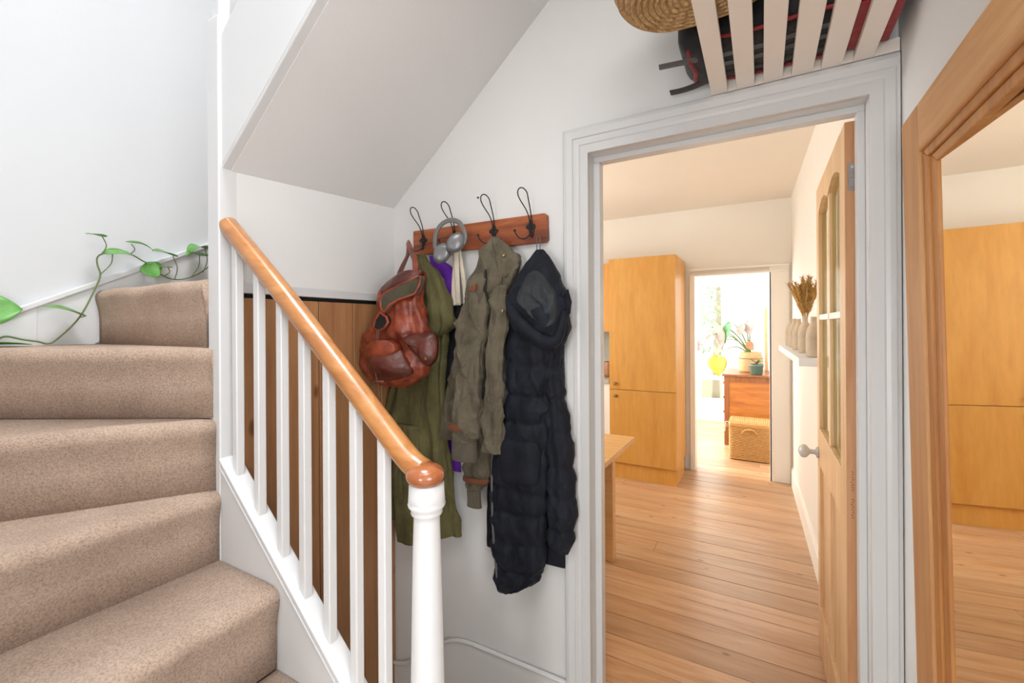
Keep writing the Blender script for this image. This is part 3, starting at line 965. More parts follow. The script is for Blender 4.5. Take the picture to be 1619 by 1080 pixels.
# wall string (skirting) rising round the winders
trim3 = thing('trim_3', (XL, 0.6, 1.35), 'white wall skirting rising beside the winding stairs', 'skirting', kind='structure')
def wz(y): return 1.448 + (y - 0.455) * 0.53
for a, b in ((-0.54, 0.02), (0.02, 0.545), (0.545, 0.905), (0.905, 1.49)):
    t = 0.004 if a > 0.5 else 0.0
    G().prism([(a, 0.6 if a < 0 else 1.0 if a < .3 else 1.25), (b, 1.0 if a < 0 else 1.25 if a < .3 else 1.45), (b, wz(b) - 0.012), (a, wz(a) - 0.012)], 0, XL, XL + 0.018 - t).build('board', M['gloss'], trim3, bevel=0.001)
G().prism([(-0.54, wz(-0.54) - 0.018), (1.49, wz(1.49) - 0.018), (1.49, wz(1.49) + 0.006), (-0.54, wz(-0.54) + 0.006)], 0, XL, XL + 0.026).build('moulding', M['gloss'], trim3, bevel=0.004)

# ================================================================== COAT RACK
rk = thing('coat_rack', (-1.01, 1.49, 1.71), 'reddish wooden wall rack with four black wire hooks', 'coat rack')
G().prism([(-1.3336, 1.712), (-1.3336, 1.8195), (-0.697, 1.8165), (-0.6872, 1.808), (-0.6845, 1.718), (-0.693, 1.7085)], 1, 1.478, 1.4995).build('board', M['rack'], rk, bevel=0.003)
HOOKS = [-1.2731, -1.1068, -0.9144, -0.7516]
for i, hx in enumerate(HOOKS):
    zc = 1.772
    pl = []
    for k in range(40):
        th = 2 * pi * k / 40
        r = 0.0165 + 0.0045 * cos(4 * th)
        pl.append((hx + r * cos(th) * 0.95, zc + r * sin(th) * 1.25))
    plate = G().prism(pl, 1, 1.472, 1.4785).build('hook', M['iron'], rk, bevel=0.0008, seg=1)
    tl = [(hx + 0.006, 1.4705, 1.735), (hx + 0.006, 1.4705, 1.790), (hx + 0.006, 1.462, 1.830), (hx + 0.009, 1.440, 1.865), (hx + 0.010, 1.428, 1.885), (hx + 0.002, 1.420, 1.899), (hx - 0.010, 1.418, 1.904), (hx - 0.022, 1.420, 1.899), (hx - 0.028, 1.428, 1.885), (hx - 0.024, 1.440, 1.865), (hx - 0.010, 1.462, 1.830), (hx - 0.002, 1.4705, 1.792), (hx - 0.002, 1.4705, 1.735)]
    G().tube(smooth_path(tl, 60), 0.0022, 7).build('wire_loop', M['iron'], plate, True)
    for s in (-1, 1):
        p = [(hx + 0.002 + s * 0.003, 1.470, 1.755), (hx + 0.002 + s * 0.004, 1.467, 1.738), (hx + s * 0.014, 1.452, 1.724), (hx + s * 0.028, 1.438, 1.726), (hx + s * 0.037, 1.428, 1.740), (hx + s * 0.040, 1.425, 1.750)]
        gg = G().tube(smooth_path(p, 24), 0.0022, 7)
        gg.ball((hx + s * 0.0405, 1.4245, 1.753), 0.0052, 10, 8)
        gg.build('wire_prong', M['iron'], plate, True)
nl = thing('wall_nail', (-1.0, 1.499, 1.92), 'tiny dark nail left in the white wall above the rack', 'nail')
G().lathe([(0.0022, 0.0), (0.0022, -0.006), (0.004, -0.0065), (0.004, -0.0075)], (-1.0, 1.4995, 1.922), 10, 1).build('head', M['iron'], nl)

# ================================================================== COATS AND BAGS
# --- leather backpack
bp = thing('backpack', (-1.33, 1.36, 1.16), 'chestnut brown leather backpack with an open drawstring mouth', 'backpack')
PACK = [(1.618, -1.251, 0.046, 1.375, 0.02), (1.581, -1.285, 0.085, 1.37, 0.032), (1.542, -1.300, 0.098, 1.362, 0.045), (1.506, -1.306, 0.102, 1.36, 0.055), (1.467, -1.305, 0.116, 1.36, 0.062), (1.43, -1.31, 0.133, 1.36, 0.066), (1.392, -1.321, 0.152, 1.36, 0.068), (1.347, -1.335, 0.174, 1.36, 0.07), (1.304, -1.336, 0.182, 1.36, 0.07), (1.259, -1.336, 0.178, 1.36, 0.07), (1.214, -1.334, 0.159, 1.36, 0.062), (1.182, -1.346, 0.125, 1.36, 0.052), (1.157, -1.339, 0.056, 1.36, 0.022)]
PACK = [(z, c + 0.01, a * 0.97, y, b) for z, c, a, y, b in PACK]
L = Loft(PACK, 70, 90, 2.2, 0.0045, 7, 3, 0.012, 11.0, ymax=1.424, grow=False, crease=0.010, ck=9)
body = L.build('body', M['leather'], bp)
LIN = [(-1.339, 1.51), (-1.313, 1.533), (-1.251, 1.561), (-1.199, 1.591), (-1.178, 1.594), (-1.176, 1.563), (-1.195, 1.525), (-1.243, 1.503), (-1.28, 1.483), (-1.301, 1.453), (-1.322, 1.472)]
PKL = L
def pf(x, z): return PKL.front(x, z) - 0.010
pillow(LIN, pf, 0.004, base=0.008).build('lining', M['lining'], bp, True, label='olive cloth lining showing in the open mouth')
G().tube([(x, pf(x, z) - 0.009, z) for x, z in LIN], 0.006, 8, closed=True).build('mouth_rim', M['leather'], bp, True)
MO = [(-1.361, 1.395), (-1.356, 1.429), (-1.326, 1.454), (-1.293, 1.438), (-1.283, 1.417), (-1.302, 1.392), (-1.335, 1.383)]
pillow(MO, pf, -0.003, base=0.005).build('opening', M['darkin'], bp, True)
G().tube([(x, pf(x, z) - 0.006, z) for x, z in MO], 0.0055, 8, closed=True).build('opening_rim', M['leather'], bp, True)
FL = [(-1.345, 1.572), (-1.323, 1.590), (-1.252, 1.617), (-1.184, 1.616), (-1.190, 1.596), (-1.252, 1.568), (-1.302, 1.546), (-1.338, 1.530)]
pillow(FL, pf, 0.008, base=0.012, crumple=0.006).build('flap', M['leather2'], bp, True)
PL = [(-1.393, 1.275), (-1.366, 1.319), (-1.307, 1.341), (-1.25, 1.339), (-1.218, 1.298), (-1.191, 1.24), (-1.211, 1.209), (-1.283, 1.191), (-1.35, 1.193), (-1.389, 1.213)]
pillow(PL, pf, 0.045, pw=2.4, crumple=0.008, seed=4).build('pocket', M['leather2'], bp, True)
PL2 = [(-1.375, 1.300), (-1.362, 1.328), (-1.307, 1.348), (-1.245, 1.345), (-1.225, 1.312), (-1.262, 1.292), (-1.318, 1.281), (-1.358, 1.282)]
pillow(PL2, lambda x, z: pf(x, z) - 0.036, 0.012, pw=2.4, back=0.04).build('pocket_flap', M['leather'], bp, True)
PRR = [(-1.219, 1.353), (-1.172, 1.374), (-1.111, 1.377), (-1.09, 1.352), (-1.09, 1.306), (-1.10, 1.272), (-1.135, 1.25), (-1.161, 1.281), (-1.196, 1.327)]
def pr_f(x, z): return max(pf(x, z), 1.30) - 0.004
pillow(PRR, pr_f, 0.036, pw=2.4, crumple=0.006, seed=9).build('pocket', M['leather2'], bp, True)
G().tube([(x, pr_f(x, z) - 0.008, z) for x, z in PRR[:1] + PRR[6:][::-1][:3]], 0.003, 6).build('pocket_piping', M['leather'], bp, True)
G().lathe([(0.006, 0), (0.006, 0.003)], (-1.105, 1.285, 1.283), 12, 1).build('buckle', M['brass'], bp)
G().tube(smooth_path([(-1.349, 1.464, 1.756), (-1.335, 1.448, 1.740), (-1.312, 1.420, 1.70), (-1.305, 1.388, 1.655), (-1.325, 1.375, 1.60), (-1.33, 1.372, 1.57)], 26), 1.0, 8, flat=(0.013, 0.0045), up=(0, 1, 0)).build('strap', M['leather2'], bp, True)
G().tube(smooth_path([(-1.352, 1.462, 1.758), (-1.325, 1.440, 1.742), (-1.278, 1.408, 1.70), (-1.238, 1.380, 1.66), (-1.228, 1.372, 1.60)], 26), 1.0, 8, flat=(0.015, 0.005), up=(0, 1, 0)).build('strap', M['leather'], bp, True)
gg = G().tube(smooth_path([(-1.323, 1.270, 1.386), (-1.325, 1.262, 1.32), (-1.322, 1.250, 1.229), (-1.318, 1.262, 1.163), (-1.317, 1.268, 1.085)], 24), 0.0028, 6)
gg.tube(smooth_path([(-1.335, 1.272, 1.384), (-1.332, 1.262, 1.32), (-1.327, 1.252, 1.25)], 12), 0.0028, 6)
gg.build('drawstring', M['leathercord'], bp, True)
G().tube([(-1.345, 1.262, 1.188), (-1.318, 1.252, 1.190), (-1.290, 1.262, 1.191)], 0.0045, 8).build('toggle', M['leathercord'], bp, True)

bp.location = (bp.location.x + 0.036, bp.location.y - 0.038, bp.location.z)

# --- black strap bag behind the backpack
db = thing('crossbody_bag', (-1.43, 1.485, 0.96), 'dark blue-black cloth bag peeping out below the leather backpack', 'bag')
Loft([(1.20, -1.432, 0.022, 1.484, 0.010), (1.15, -1.432, 0.026, 1.482, 0.012), (1.07, -1.432, 0.026, 1.482, 0.012), (1.0, -1.430, 0.022, 1.482, 0.012), (0.96, -1.428, 0.014, 1.484, 0.008)], 18, 28, 2.4, 0.001, 5, 4, 0.001, ymax=1.497).build('body', M['blackcloth'], db)
G().tube(smooth_path([(-1.432, 1.486, 1.19), (-1.40, 1.488, 1.40), (-1.345, 1.488, 1.60), (-1.32, 1.486, 1.70)], 20), 1.0, 6, flat=(0.008, 0.002), up=(0, 1, 0)).build('strap', M['blackcloth'], db, True)

# --- olive green long coat
gc = thing('long_coat', (-1.29, 1.46, 0.55), 'long olive green coat hanging behind the leather backpack', 'coat')
GREEN = [(1.705, -1.262, 0.013, 1.450, 0.010), (1.632, -1.244, 0.055, 1.447, 0.016), (1.551, -1.229, 0.090, 1.447, 0.017), (1.47, -1.226, 0.105, 1.447, 0.017), (1.363, -1.245, 0.110, 1.447, 0.017), (1.282, -1.260, 0.12, 1.447, 0.017), (1.172, -1.284, 0.138, 1.447, 0.017), (1.034, -1.300, 0.164, 1.447, 0.017), (0.897, -1.300, 0.178, 1.447, 0.017), (0.789, -1.290, 0.184, 1.447, 0.017), (0.682, -1.273, 0.184, 1.447, 0.017), (0.59, -1.258, 0.182, 1.447, 0.016), (0.546, -1.252, 0.180, 1.447, 0.015)]
L = Loft(GREEN, 100, 110, 2.6, 0.012, 6, 1.7, 0.008, 9.0, ymax=1.464, crease=0.016, ck=5)
L.build('body', M['green'], gc)
H = Loft([(1.690, -1.240, 0.014, 1.428, 0.010), (1.626, -1.206, 0.044, 1.424, 0.020), (1.546, -1.182, 0.066, 1.422, 0.022), (1.468, -1.165, 0.078, 1.422, 0.024), (1.416, -1.160, 0.080, 1.422, 0.024), (1.379, -1.166, 0.064, 1.424, 0.020), (1.357, -1.172, 0.036, 1.428, 0.010)], 30, 44, 2.2, 0.006, 6, 5, 0.010, 12.0, ymax=1.444, crease=0.010, ck=9)
H.build('hood', M['green'], gc)
P = Loft([(0.98, -1.325, 0.070, 1.420, 0.008), (0.80, -1.326, 0.066, 1.415, 0.010), (0.60, -1.328, 0.056, 1.413, 0.010), (0.53, -1.329, 0.052, 1.413, 0.010), (0.474, -1.332, 0.042, 1.414, 0.008)], 26, 36, 2.6, 0.004, 5, 8, 0.006, 9.0)
P.build('front_panel', M['green'], gc)

# --- purple jacket
pj = thing('jacket', (-1.16, 1.485, 0.80), 'bright purple jacket tucked behind the olive coat', 'jacket')
PU = [(1.704, -1.240, 0.012, 1.490, 0.006), (1.672, -1.208, 0.040, 1.490, 0.006), (1.635, -1.180, 0.058, 1.490, 0.006), (1.56, -1.160, 0.056, 1.490, 0.006), (1.47, -1.155, 0.054, 1.490, 0.006), (1.35, -1.170, 0.034, 1.490, 0.006), (1.177, -1.175, 0.030, 1.490, 0.006), (0.912, -1.150, 0.040, 1.490, 0.006), (0.794, -1.129, 0.040, 1.490, 0.006)]
Loft(PU, 60, 60, 2.4, 0.0015, 7, 2, 0.002, ymax=1.498, crease=0.004, ck=12).build('body', M['purple'], pj)

# --- tote bag with cream handles
tb = thing('tote_bag', (-1.085, 1.47, 0.95), 'black canvas tote bag with long cream cotton handles', 'bag')
TB = [(1.492, -1.068, 0.034, 1.473, 0.004), (1.44, -1.070, 0.046, 1.473, 0.006), (1.389, -1.082, 0.060, 1.473, 0.006), (1.233, -1.092, 0.068, 1.473, 0.006), (1.077, -1.092, 0.066, 1.473, 0.006), (0.947, -1.080, 0.050, 1.473, 0.005)]
Loft(TB, 26, 40, 2.8, 0.0012, 6, 6, 0.001, ymax=1.482).build('body', M['blackcloth'], tb)
for pts, w in (([(-1.079, 1.452, 1.725), (-1.084, 1.452, 1.66), (-1.092, 1.452, 1.57), (-1.094, 1.451, 1.485)], 0.013), ([(-1.076, 1.447, 1.725), (-1.074, 1.445, 1.66), (-1.070, 1.445, 1.57), (-1.068, 1.449, 1.485)], 0.013),
               ([(-1.072, 1.455, 1.725), (-1.060, 1.455, 1.66), (-1.044, 1.455, 1.57), (-1.038, 1.455, 1.485)], 0.011)):
    G().tube(smooth_path(pts, 16), 1.0, 8, flat=(w, 0.0025), up=(0, 1, 0)).build('handle', M['cream'], tb, True)

# --- headphones on the second hook
hp = thing('headphones', (-1.09, 1.42, 1.66), 'grey over-ear headphones hanging from the second hook', 'headphones')
band = [(-1.150, 1.425, 1.690), (-1.168, 1.425, 1.730), (-1.163, 1.424, 1.776), (-1.138, 1.421, 1.808), (-1.105, 1.420, 1.823), (-1.072, 1.420, 1.824), (-1.040, 1.420, 1.809), (-1.020, 1.420, 1.780), (-1.012, 1.420, 1.748), (-1.022, 1.418, 1.722)]
G().tube(smooth_path(band, 48), 1.0, 10, flat=(0.010, 0.0055), up=(0, 1, 0)).build('headband', M['hpgrey'], hp, True)
def cup(c, ax, nm):
    c, ax = Vector(c), Vector(ax).normalized()
    rot = Vector((0, 0, 1)).rotation_difference(ax).to_matrix()
    shell = [(0.001, 0.014), (0.026, 0.0138), (0.030, 0.012), (0.036, 0.006), (0.038, 0.0)]
    cush = [(0.038, 0.0), (0.0395, -0.006), (0.038, -0.014), (0.031, -0.018), (0.020, -0.016), (0.018, -0.006), (0.001, -0.005)]
    for prof, mt, n2 in ((shell, M['hpmetal'], 'ear_cup'), (cush, M['hpcush'], 'ear_cushion')):
        gg = G().lathe(prof, (0, 0, 0), 32, 2, 0.86, 1.12)
        gg.v = [tuple(c + rot @ Vector(p)) for p in gg.v]
        gg.build(n2, mt, hp, True)
cup((-1.116, 1.405, 1.694), (0.50, -0.86, -0.05), 'ear_cup')
cup((-1.043, 1.402, 1.730), (0.62, -0.78, 0.0), 'ear_cup')

# --- khaki parka
pk = thing('parka', (-0.93, 1.42, 0.69), 'khaki brown waxed parka with ribbed cuffs and rust trim', 'coat')
PARKA = [(1.738, -0.882, 0.012, 1.430, 0.016), (1.711, -0.875, 0.038, 1.43, 0.026), (1.675, -0.868, 0.064, 1.43, 0.034), (1.639, -0.866, 0.082, 1.43, 0.040), (1.604, -0.880, 0.084, 1.43, 0.042), (1.558, -0.898, 0.083, 1.43, 0.043), (1.51, -0.909, 0.085, 1.43, 0.044), (1.438, -0.927, 0.088, 1.43, 0.044), (1.341, -0.944, 0.094, 1.43, 0.044), (1.243, -0.962, 0.103, 1.43, 0.044), (1.144, -0.973, 0.108, 1.43, 0.042), (1.045, -0.984, 0.106, 1.425, 0.036), (0.985, -0.988, 0.100, 1.425, 0.032), (0.952, -0.988, 0.096, 1.425, 0.028)]
L = Loft(PARKA, 100, 110, 2.3, 0.0075, 7, 2.6, 0.010, 10.0, ymax=1.462, crease=0.016, ck=7)
L.build('body', M['parka'], pk)
SP = [(1.60, -0.905, 0.030, 1.392, 0.018), (1.50, -0.925, 0.042, 1.378, 0.028), (1.40, -0.938, 0.052, 1.368, 0.034), (1.30, -0.950, 0.058, 1.362, 0.036), (1.2, -0.962, 0.062, 1.362, 0.036), (1.104, -0.972, 0.064, 1.362, 0.036), (1.045, -0.976, 0.060, 1.362, 0.036), (1.005, -0.977, 0.064, 1.362, 0.036), (0.98, -0.979, 0.060, 1.362, 0.032), (0.966, -0.980, 0.052, 1.362, 0.026)]
SL = Loft(SP, 80, 72, 2.1, 0.005, 5, 4.2, 0.012, 15.0, crease=0.017, ck=10)
sleeve = SL.build('sleeve', M['parka'], pk)
Loft([(1.036, -0.977, 0.072, 1.360, 0.050), (1.030, -0.977, 0.074, 1.360, 0.054), (1.018, -0.977, 0.074, 1.360, 0.054), (1.012, -0.977, 0.072, 1.360, 0.050)], 8, 48, 2.1, 0, 5, 4, 0.004).build('trim_band', M['rust'], sleeve)
Loft([(0.972, -0.980, 0.053, 1.362, 0.026), (0.955, -0.980, 0.053, 1.362, 0.026), (0.92, -0.981, 0.052, 1.362, 0.026), (0.893, -0.981, 0.052, 1.362, 0.025)], 14, 60, 2.2, 0.0016, 24, 1, 0.001, grow=False).build('cuff', M['parkarib'], sleeve)
Loft([(1.55, -0.838, 0.030, 1.392, 0.012), (1.40, -0.842, 0.034, 1.380, 0.016), (1.2, -0.853, 0.036, 1.376, 0.016), (1.05, -0.858, 0.040, 1.374, 0.016), (0.96, -0.862, 0.044, 1.374, 0.015), (0.935, -0.866, 0.044, 1.374, 0.012)], 70, 56, 2.4, 0.003, 5, 7, 0.006, 13, crease=0.013, ck=9).build('front_placket', M['parka'], pk)
Loft([(0.965, -0.955, 0.062, 1.43, 0.026), (0.90, -0.957, 0.060, 1.43, 0.026), (0.84, -0.968, 0.060, 1.43, 0.026), (0.80, -0.974, 0.054, 1.43, 0.024), (0.775, -0.980, 0.044, 1.43, 0.020), (0.762, -0.985, 0.032, 1.43, 0.015)], 26, 40, 2.1, 0.005, 5, 3, 0.014, 16).build('sleeve', M['parka'], pk)
Loft([(0.812, -0.973, 0.058, 1.43, 0.027), (0.802, -0.973, 0.060, 1.43, 0.028), (0.792, -0.975, 0.056, 1.43, 0.026)], 6, 40, 2.1, 0, 5, 3, 0.004).build('trim_band', M['rust'], pk)
Loft([(0.768, -0.985, 0.030, 1.43, 0.014), (0.73, -0.984, 0.030, 1.43, 0.014), (0.692, -0.983, 0.032, 1.43, 0.014)], 12, 48, 2.2, 0.0014, 20, 1, 0.001, grow=False).build('cuff', M['parkarib'], pk)
Loft([(1.234, -1.050, 0.030, 1.415, 0.006), (1.077, -1.066, 0.044, 1.402, 0.006), (0.951, -1.074, 0.052, 1.398, 0.006)], 20, 30, 2.6, 0.003, 4, 3, 0.004).build('back_panel', M['parka'], pk)
pillow([(-0.888, 1.60), (-0.880, 1.50), (-0.886, 1.30), (-0.890, 1.15), (-0.890, 1.00), (-0.918, 1.00), (-0.922, 1.15), (-0.914, 1.30), (-0.905, 1.50), (-0.895, 1.60)], L.front, 0.006, base=0.012, pw=2).build('front_opening_shade', M['parkadark'], pk, True)  # dark strip painting the shade in the gap between sleeve and placket
CO = [(-0.878, 1.728), (-0.862, 1.735), (-0.835, 1.700), (-0.800, 1.655), (-0.772, 1.622), (-0.790, 1.600), (-0.835, 1.575), (-0.850, 1.62), (-0.862, 1.68)]
pillow(CO, lambda x, z: max(L.front(x, z), 1.392), 0.014, crumple=0.008, pw=2.5).build('collar', M['parka'], pk, True)
pillow([(-0.948, 1.556), (-0.912, 1.556), (-0.914, 1.528), (-0.945, 1.526)], lambda x, z: min(L.front(x, z), SL.front(x, z)) - 0.006, 0.001, pw=6, base=0.010, sub=1).build('badge', M['rust'], pk, label='faded rust cloth badge on the sleeve')
for x, z in ((-0.812, 1.454), (-0.812, 1.655)):
    G().lathe([(0.006, 0.004), (0.006, -0.002), (0.003, -0.004)], (x, 1.366 if z < 1.5 else 1.376, z), 14, 1).build('popper', M['brass'], pk, True)

# --- navy puffer coat
pc = thing('puffer_coat', (-0.76, 1.42, 0.40), 'long navy-black padded coat with a drooping hood', 'coat')
seams = [0.50, 0.611, 0.72, 0.80, 0.955, 1.048, 1.148, 1.26, 1.38]
BODY = [(1.50, -0.728, 0.080, 1.44, 0.030), (1.389, -0.724, 0.096, 1.432, 0.042), (1.298, -0.730, 0.100, 1.43, 0.045), (1.206, -0.735, 0.090, 1.43, 0.045), (1.148, -0.740, 0.087, 1.43, 0.045), (1.067, -0.750, 0.091, 1.43, 0.045), (0.972, -0.772, 0.106, 1.43, 0.045), (0.855, -0.779, 0.109, 1.43, 0.045), (0.738, -0.783, 0.110, 1.43, 0.045), (0.621, -0.786, 0.104, 1.43, 0.045), (0.545, -0.787, 0.100, 1.43, 0.043), (0.500, -0.790, 0.095, 1.43, 0.036), (0.470, -0.800, 0.083, 1.43, 0.028), (0.430, -0.830, 0.048, 1.43, 0.020), (0.398, -0.856, 0.016, 1.43, 0.010)]
B = Loft(BODY, 150, 110, 2.7, 0.002, 6, 1.1, 0.006, 18.0, seams, 0.019, ymax=1.488, grow=False, crease=0.005, ck=14)
B.build('body', M['puffer'], pc)
SLV = [(1.40, -0.648, 0.030, 1.445, 0.030), (1.30, -0.650, 0.034, 1.444, 0.034), (1.20, -0.645, 0.034, 1.444, 0.038), (1.12, -0.636, 0.036, 1.444, 0.040), (0.987, -0.625, 0.044, 1.444, 0.040), (0.876, -0.620, 0.048, 1.444, 0.040), (0.764, -0.620, 0.049, 1.444, 0.040), (0.697, -0.621, 0.049, 1.444, 0.038), (0.64, -0.622, 0.042, 1.444, 0.034), (0.597, -0.612, 0.018, 1.444, 0.014)]
Loft(SLV, 120, 72, 2.2, 0.002, 5, 2, 0.006, 16, [0.68, 0.80, 0.90, 1.02, 1.14, 1.25], 0.014, ymax=1.490, grow=False, crease=0.005, ck=14).build('sleeve', M['puffer'], pc)
Loft([(1.0, -0.780, 0.120, 1.480, 0.010), (0.789, -0.788, 0.160, 1.480, 0.011), (0.669, -0.788, 0.168, 1.480, 0.011), (0.524, -0.790, 0.167, 1.480, 0.009)], 40, 50, 3.0, 0.001, 6, 3, 0.003, 14, [0.58, 0.68, 0.78, 0.88], 0.004, ymax=1.494).build('back_panel', M['puffer'], pc)
POC = [(-0.838, 0.995), (-0.76, 0.990), (-0.685, 0.985), (-0.680, 0.915), (-0.688, 0.845), (-0.715, 0.833), (-0.76, 0.828), (-0.815, 0.828), (-0.838, 0.85), (-0.840, 0.92)]
pillow(POC, B.front, 0.016, pw=5, base=0.006, crumple=0.004, seed=2).build('pocket', M['puffer'], pc, True)
HOOD = [(1.672, -0.690, 0.015, 1.425, 0.010), (1.635, -0.690, 0.042, 1.418, 0.022), (1.59, -0.692, 0.071, 1.41, 0.038), (1.546, -0.693, 0.092, 1.405, 0.050), (1.516, -0.690, 0.104, 1.40, 0.056), (1.478, -0.687, 0.114, 1.40, 0.060), (1.434, -0.683, 0.114, 1.40, 0.060), (1.389, -0.671, 0.102, 1.40, 0.058), (1.356, -0.660, 0.082, 1.40, 0.050), (1.328, -0.645, 0.052, 1.40, 0.036), (1.308, -0.625, 0.016, 1.40, 0.015)]
Hd = Loft(HOOD, 70, 84, 2.2, 0.003, 5, 6.1, 0.010, 11.0, ymax=1.47, grow=False, crease=0.006, ck=9)
hood = Hd.build('hood', M['puffer'], pc)
HO = [(-0.726, 1.495), (-0.705, 1.565), (-0.680, 1.590), (-0.648, 1.575), (-0.618, 1.535), (-0.598, 1.502), (-0.592, 1.44), (-0.603, 1.405), (-0.630, 1.398), (-0.665, 1.428), (-0.700, 1.462)]
def hf(x, z): return Hd.front(x, z)
pillow(HO, hf, 0.004, base=0.024, pw=1.5, crumple=0.020, cs=24, seed=3, rings=16, back=0.03).build('hood_lining', M['pufferin'], hood, True)
pillow([(-0.668, 1.452), (-0.634, 1.462), (-0.606, 1.442), (-0.610, 1.404), (-0.632, 1.398), (-0.655, 1.418)], hf, 0.008, base=0.034, sub=1, back=0.02, crumple=0.01, seed=5).build('hood_fold', M['puffer'], hood, True)
RIM = [(-0.792, 1.505), (-0.765, 1.455), (-0.725, 1.410), (-0.68, 1.375), (-0.64, 1.350), (-0.605, 1.352), (-0.585, 1.395), (-0.578, 1.45)]
G().tube(smooth_path([(x, hf(x, z) + 0.004, z) for x, z in RIM], 40), [0.012 + 0.014 * sin(pi * min(1, (i + 4) / 42)) for i in range(40)], 14).build('hood_rim', M['puffer'], hood, True)
G().tube([(-0.585, 1.375, 1.50), (-0.574, 1.385, 1.515), (-0.568, 1.392, 1.48), (-0.572, 1.388, 1.44)], 0.012, 8).build('hood_tab', M['puffer'], hood, True)
G().tube(smooth_path([(-0.700, 1.425, 1.662), (-0.704, 1.428, 1.70), (-0.708, 1.437, 1.7235), (-0.700, 1.441, 1.7235), (-0.690, 1.430, 1.70), (-0.690, 1.424, 1.662)], 24), 0.0018, 6).build('hanging_loop', M['strap'], pc, True)
gg = G().tube(smooth_path([(-0.878, 1.405, 0.955), (-0.882, 1.40, 0.85), (-0.880, 1.398, 0.70), (-0.872, 1.40, 0.56), (-0.866, 1.41, 0.44)], 24), 0.0045, 6)
gg.build('zip', M['strap'], pc, True)
G().box(-0.884, -0.874, 1.386, 1.392, 0.745, 0.785).build('zip_puller', M['blackcloth'], pc, bevel=0.002)

# ================================================================== SLATTED SHELF AND BAGS ABOVE THE DOOR
sh = thing('slatted_shelf', (0.07, 1.47, 2.10), 'pale beige slatted shelf above the kitchen doorway', 'shelf')
for x0, x1 in ((-0.1295, -0.085), (-0.061, -0.0146), (0.008, 0.055), (0.0765, 0.127), (0.1445, 0.192), (0.2155, 0.259)):
    G().box(x0, x1, 0.62, 1.4735, 2.1005, 2.1185).build('slat', M['slat'], sh, bevel=0.0012, seg=1)
G().box(-0.132, 0.312, 1.474, 1.4995, 2.1005, 2.135).build('batten', M['slat'], sh, bevel=0.001)
G().box(-0.132, 0.312, 0.60, 0.6195, 2.1005, 2.135).build('batten', M['slat'], sh, bevel=0.001)

sb = thing('straw_bag', (-0.12, 1.04, 2.12), 'round-bottomed woven straw bag on the slatted shelf', 'bag')
cx, cy, z0 = -0.118, 1.045, 2.1195
prof = []
nb = 9
for i in range(nb * 6 + 1):
    t = i / (nb * 6)
    r = 0.118 * t
    prof.append((r + 0.0003, z0 + 0.007 * abs(cos(pi * t * nb)) ** 1.5 + 0.016 * max(0, t - 0.86) / 0.14))
nbw = 14
for i in range(1, nbw * 6 + 1):
    t = i / (nbw * 6)
    r = 0.118 + 0.012 * sin(min(1, t * 5) * pi / 2) + 0.05 * t
    prof.append((r + 0.008 * abs(sin(pi * t * nbw)) ** 0.7, z0 + 0.016 + 0.30 * t))
vs, fs = [], []
n = 64
for r, z in prof:
    for k in range(n):
        th = 2 * pi * k / n
        ex = 0.042 * max(-1, min(1, 2.2 * cos(th))) * min(1, r / 0.03)
        wob = 1 + 0.02 * noise.noise(Vector((cos(th) * 2, sin(th) * 2, z * 6)))
        vs.append((cx + ex + r * cos(th) * wob, cy + r * sin(th) * wob * 1.02, z))
m = len(prof)
fs = [(i * n + k, i * n + (k + 1) % n, (i + 1) * n + (k + 1) % n, (i + 1) * n + k) for i in range(m - 1) for k in range(n)]
fs.append(tuple(range(n)))
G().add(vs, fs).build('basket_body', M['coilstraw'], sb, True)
for s in (-1, 1):
    G().tube(smooth_path([(cx - 0.07, cy + s * 0.168, z0 + 0.30), (cx - 0.06, cy + s * 0.15, z0 + 0.40), (cx, cy + s * 0.13, z0 + 0.46), (cx + 0.06, cy + s * 0.15, z0 + 0.40), (cx + 0.07, cy + s * 0.168, z0 + 0.30)], 24), 0.007, 8).build('handle', M['straw'], sb, True)

rp = thing('rucksack', (0.04, 1.34, 2.12), 'black rucksack with dark red piping lying on the slatted shelf', 'backpack')
vs, fs = [], []
def rbox(x0, x1, y0, y1, z0, z1, r, nm, mat):
    G().box(x0, x1, y0, y1, z0, z1).build(nm, mat, rp, True, bevel=r, seg=5)
rbox(-0.195, 0.295, 1.225, 1.466, 2.1215, 2.33, 0.05, 'body', M['packblack'])
G().tube(smooth_path([(-0.150, 1.232, 2.165), (-0.165, 1.26, 2.135), (-0.168, 1.31, 2.124), (-0.160, 1.36, 2.122), (-0.168, 1.41, 2.126), (-0.158, 1.45, 2.150)], 30), 1.0, 8, flat=(0.006, 0.006)).build('piping', M['packred'], rp, True)
for y in (1.238, 1.452):
    G().tube(smooth_path([(-0.15, y, 2.150), (-0.06, y, 2.1275), (0.08, y, 2.1265), (0.2, y, 2.1265), (0.27, y, 2.145)], 24), 0.0045, 8).build('piping', M['packred'], rp, True)
G().box(0.195, 0.285, 1.255, 1.45, 2.1195, 2.135).build('red_panel', M['packred'], rp, bevel=0.004)
for y, mt in ((1.305, 'strap'), (1.352, 'strap'), (1.405, 'strapbrown')):
    G().tube(smooth_path([(-0.10, y, 2.1200), (0.02, y + 0.006, 2.1200), (0.11, y - 0.004, 2.1200), (0.19, y + 0.004, 2.1202)], 20), 1.0, 6, flat=(0.011, 0.0012), up=(0, 0, 1)).build('compression_strap', M[mt], rp, True)
G().tube(smooth_path([(-0.100, 1.285, 2.1235), (-0.140, 1.300, 2.124), (-0.165, 1.296, 2.123), (-0.205, 1.288, 2.122), (-0.247, 1.283, 2.1225)], 26), 1.0, 8, flat=(0.015, 0.002), up=(0, 0, 1)).build('strap_end', M['strap'], rp, True)
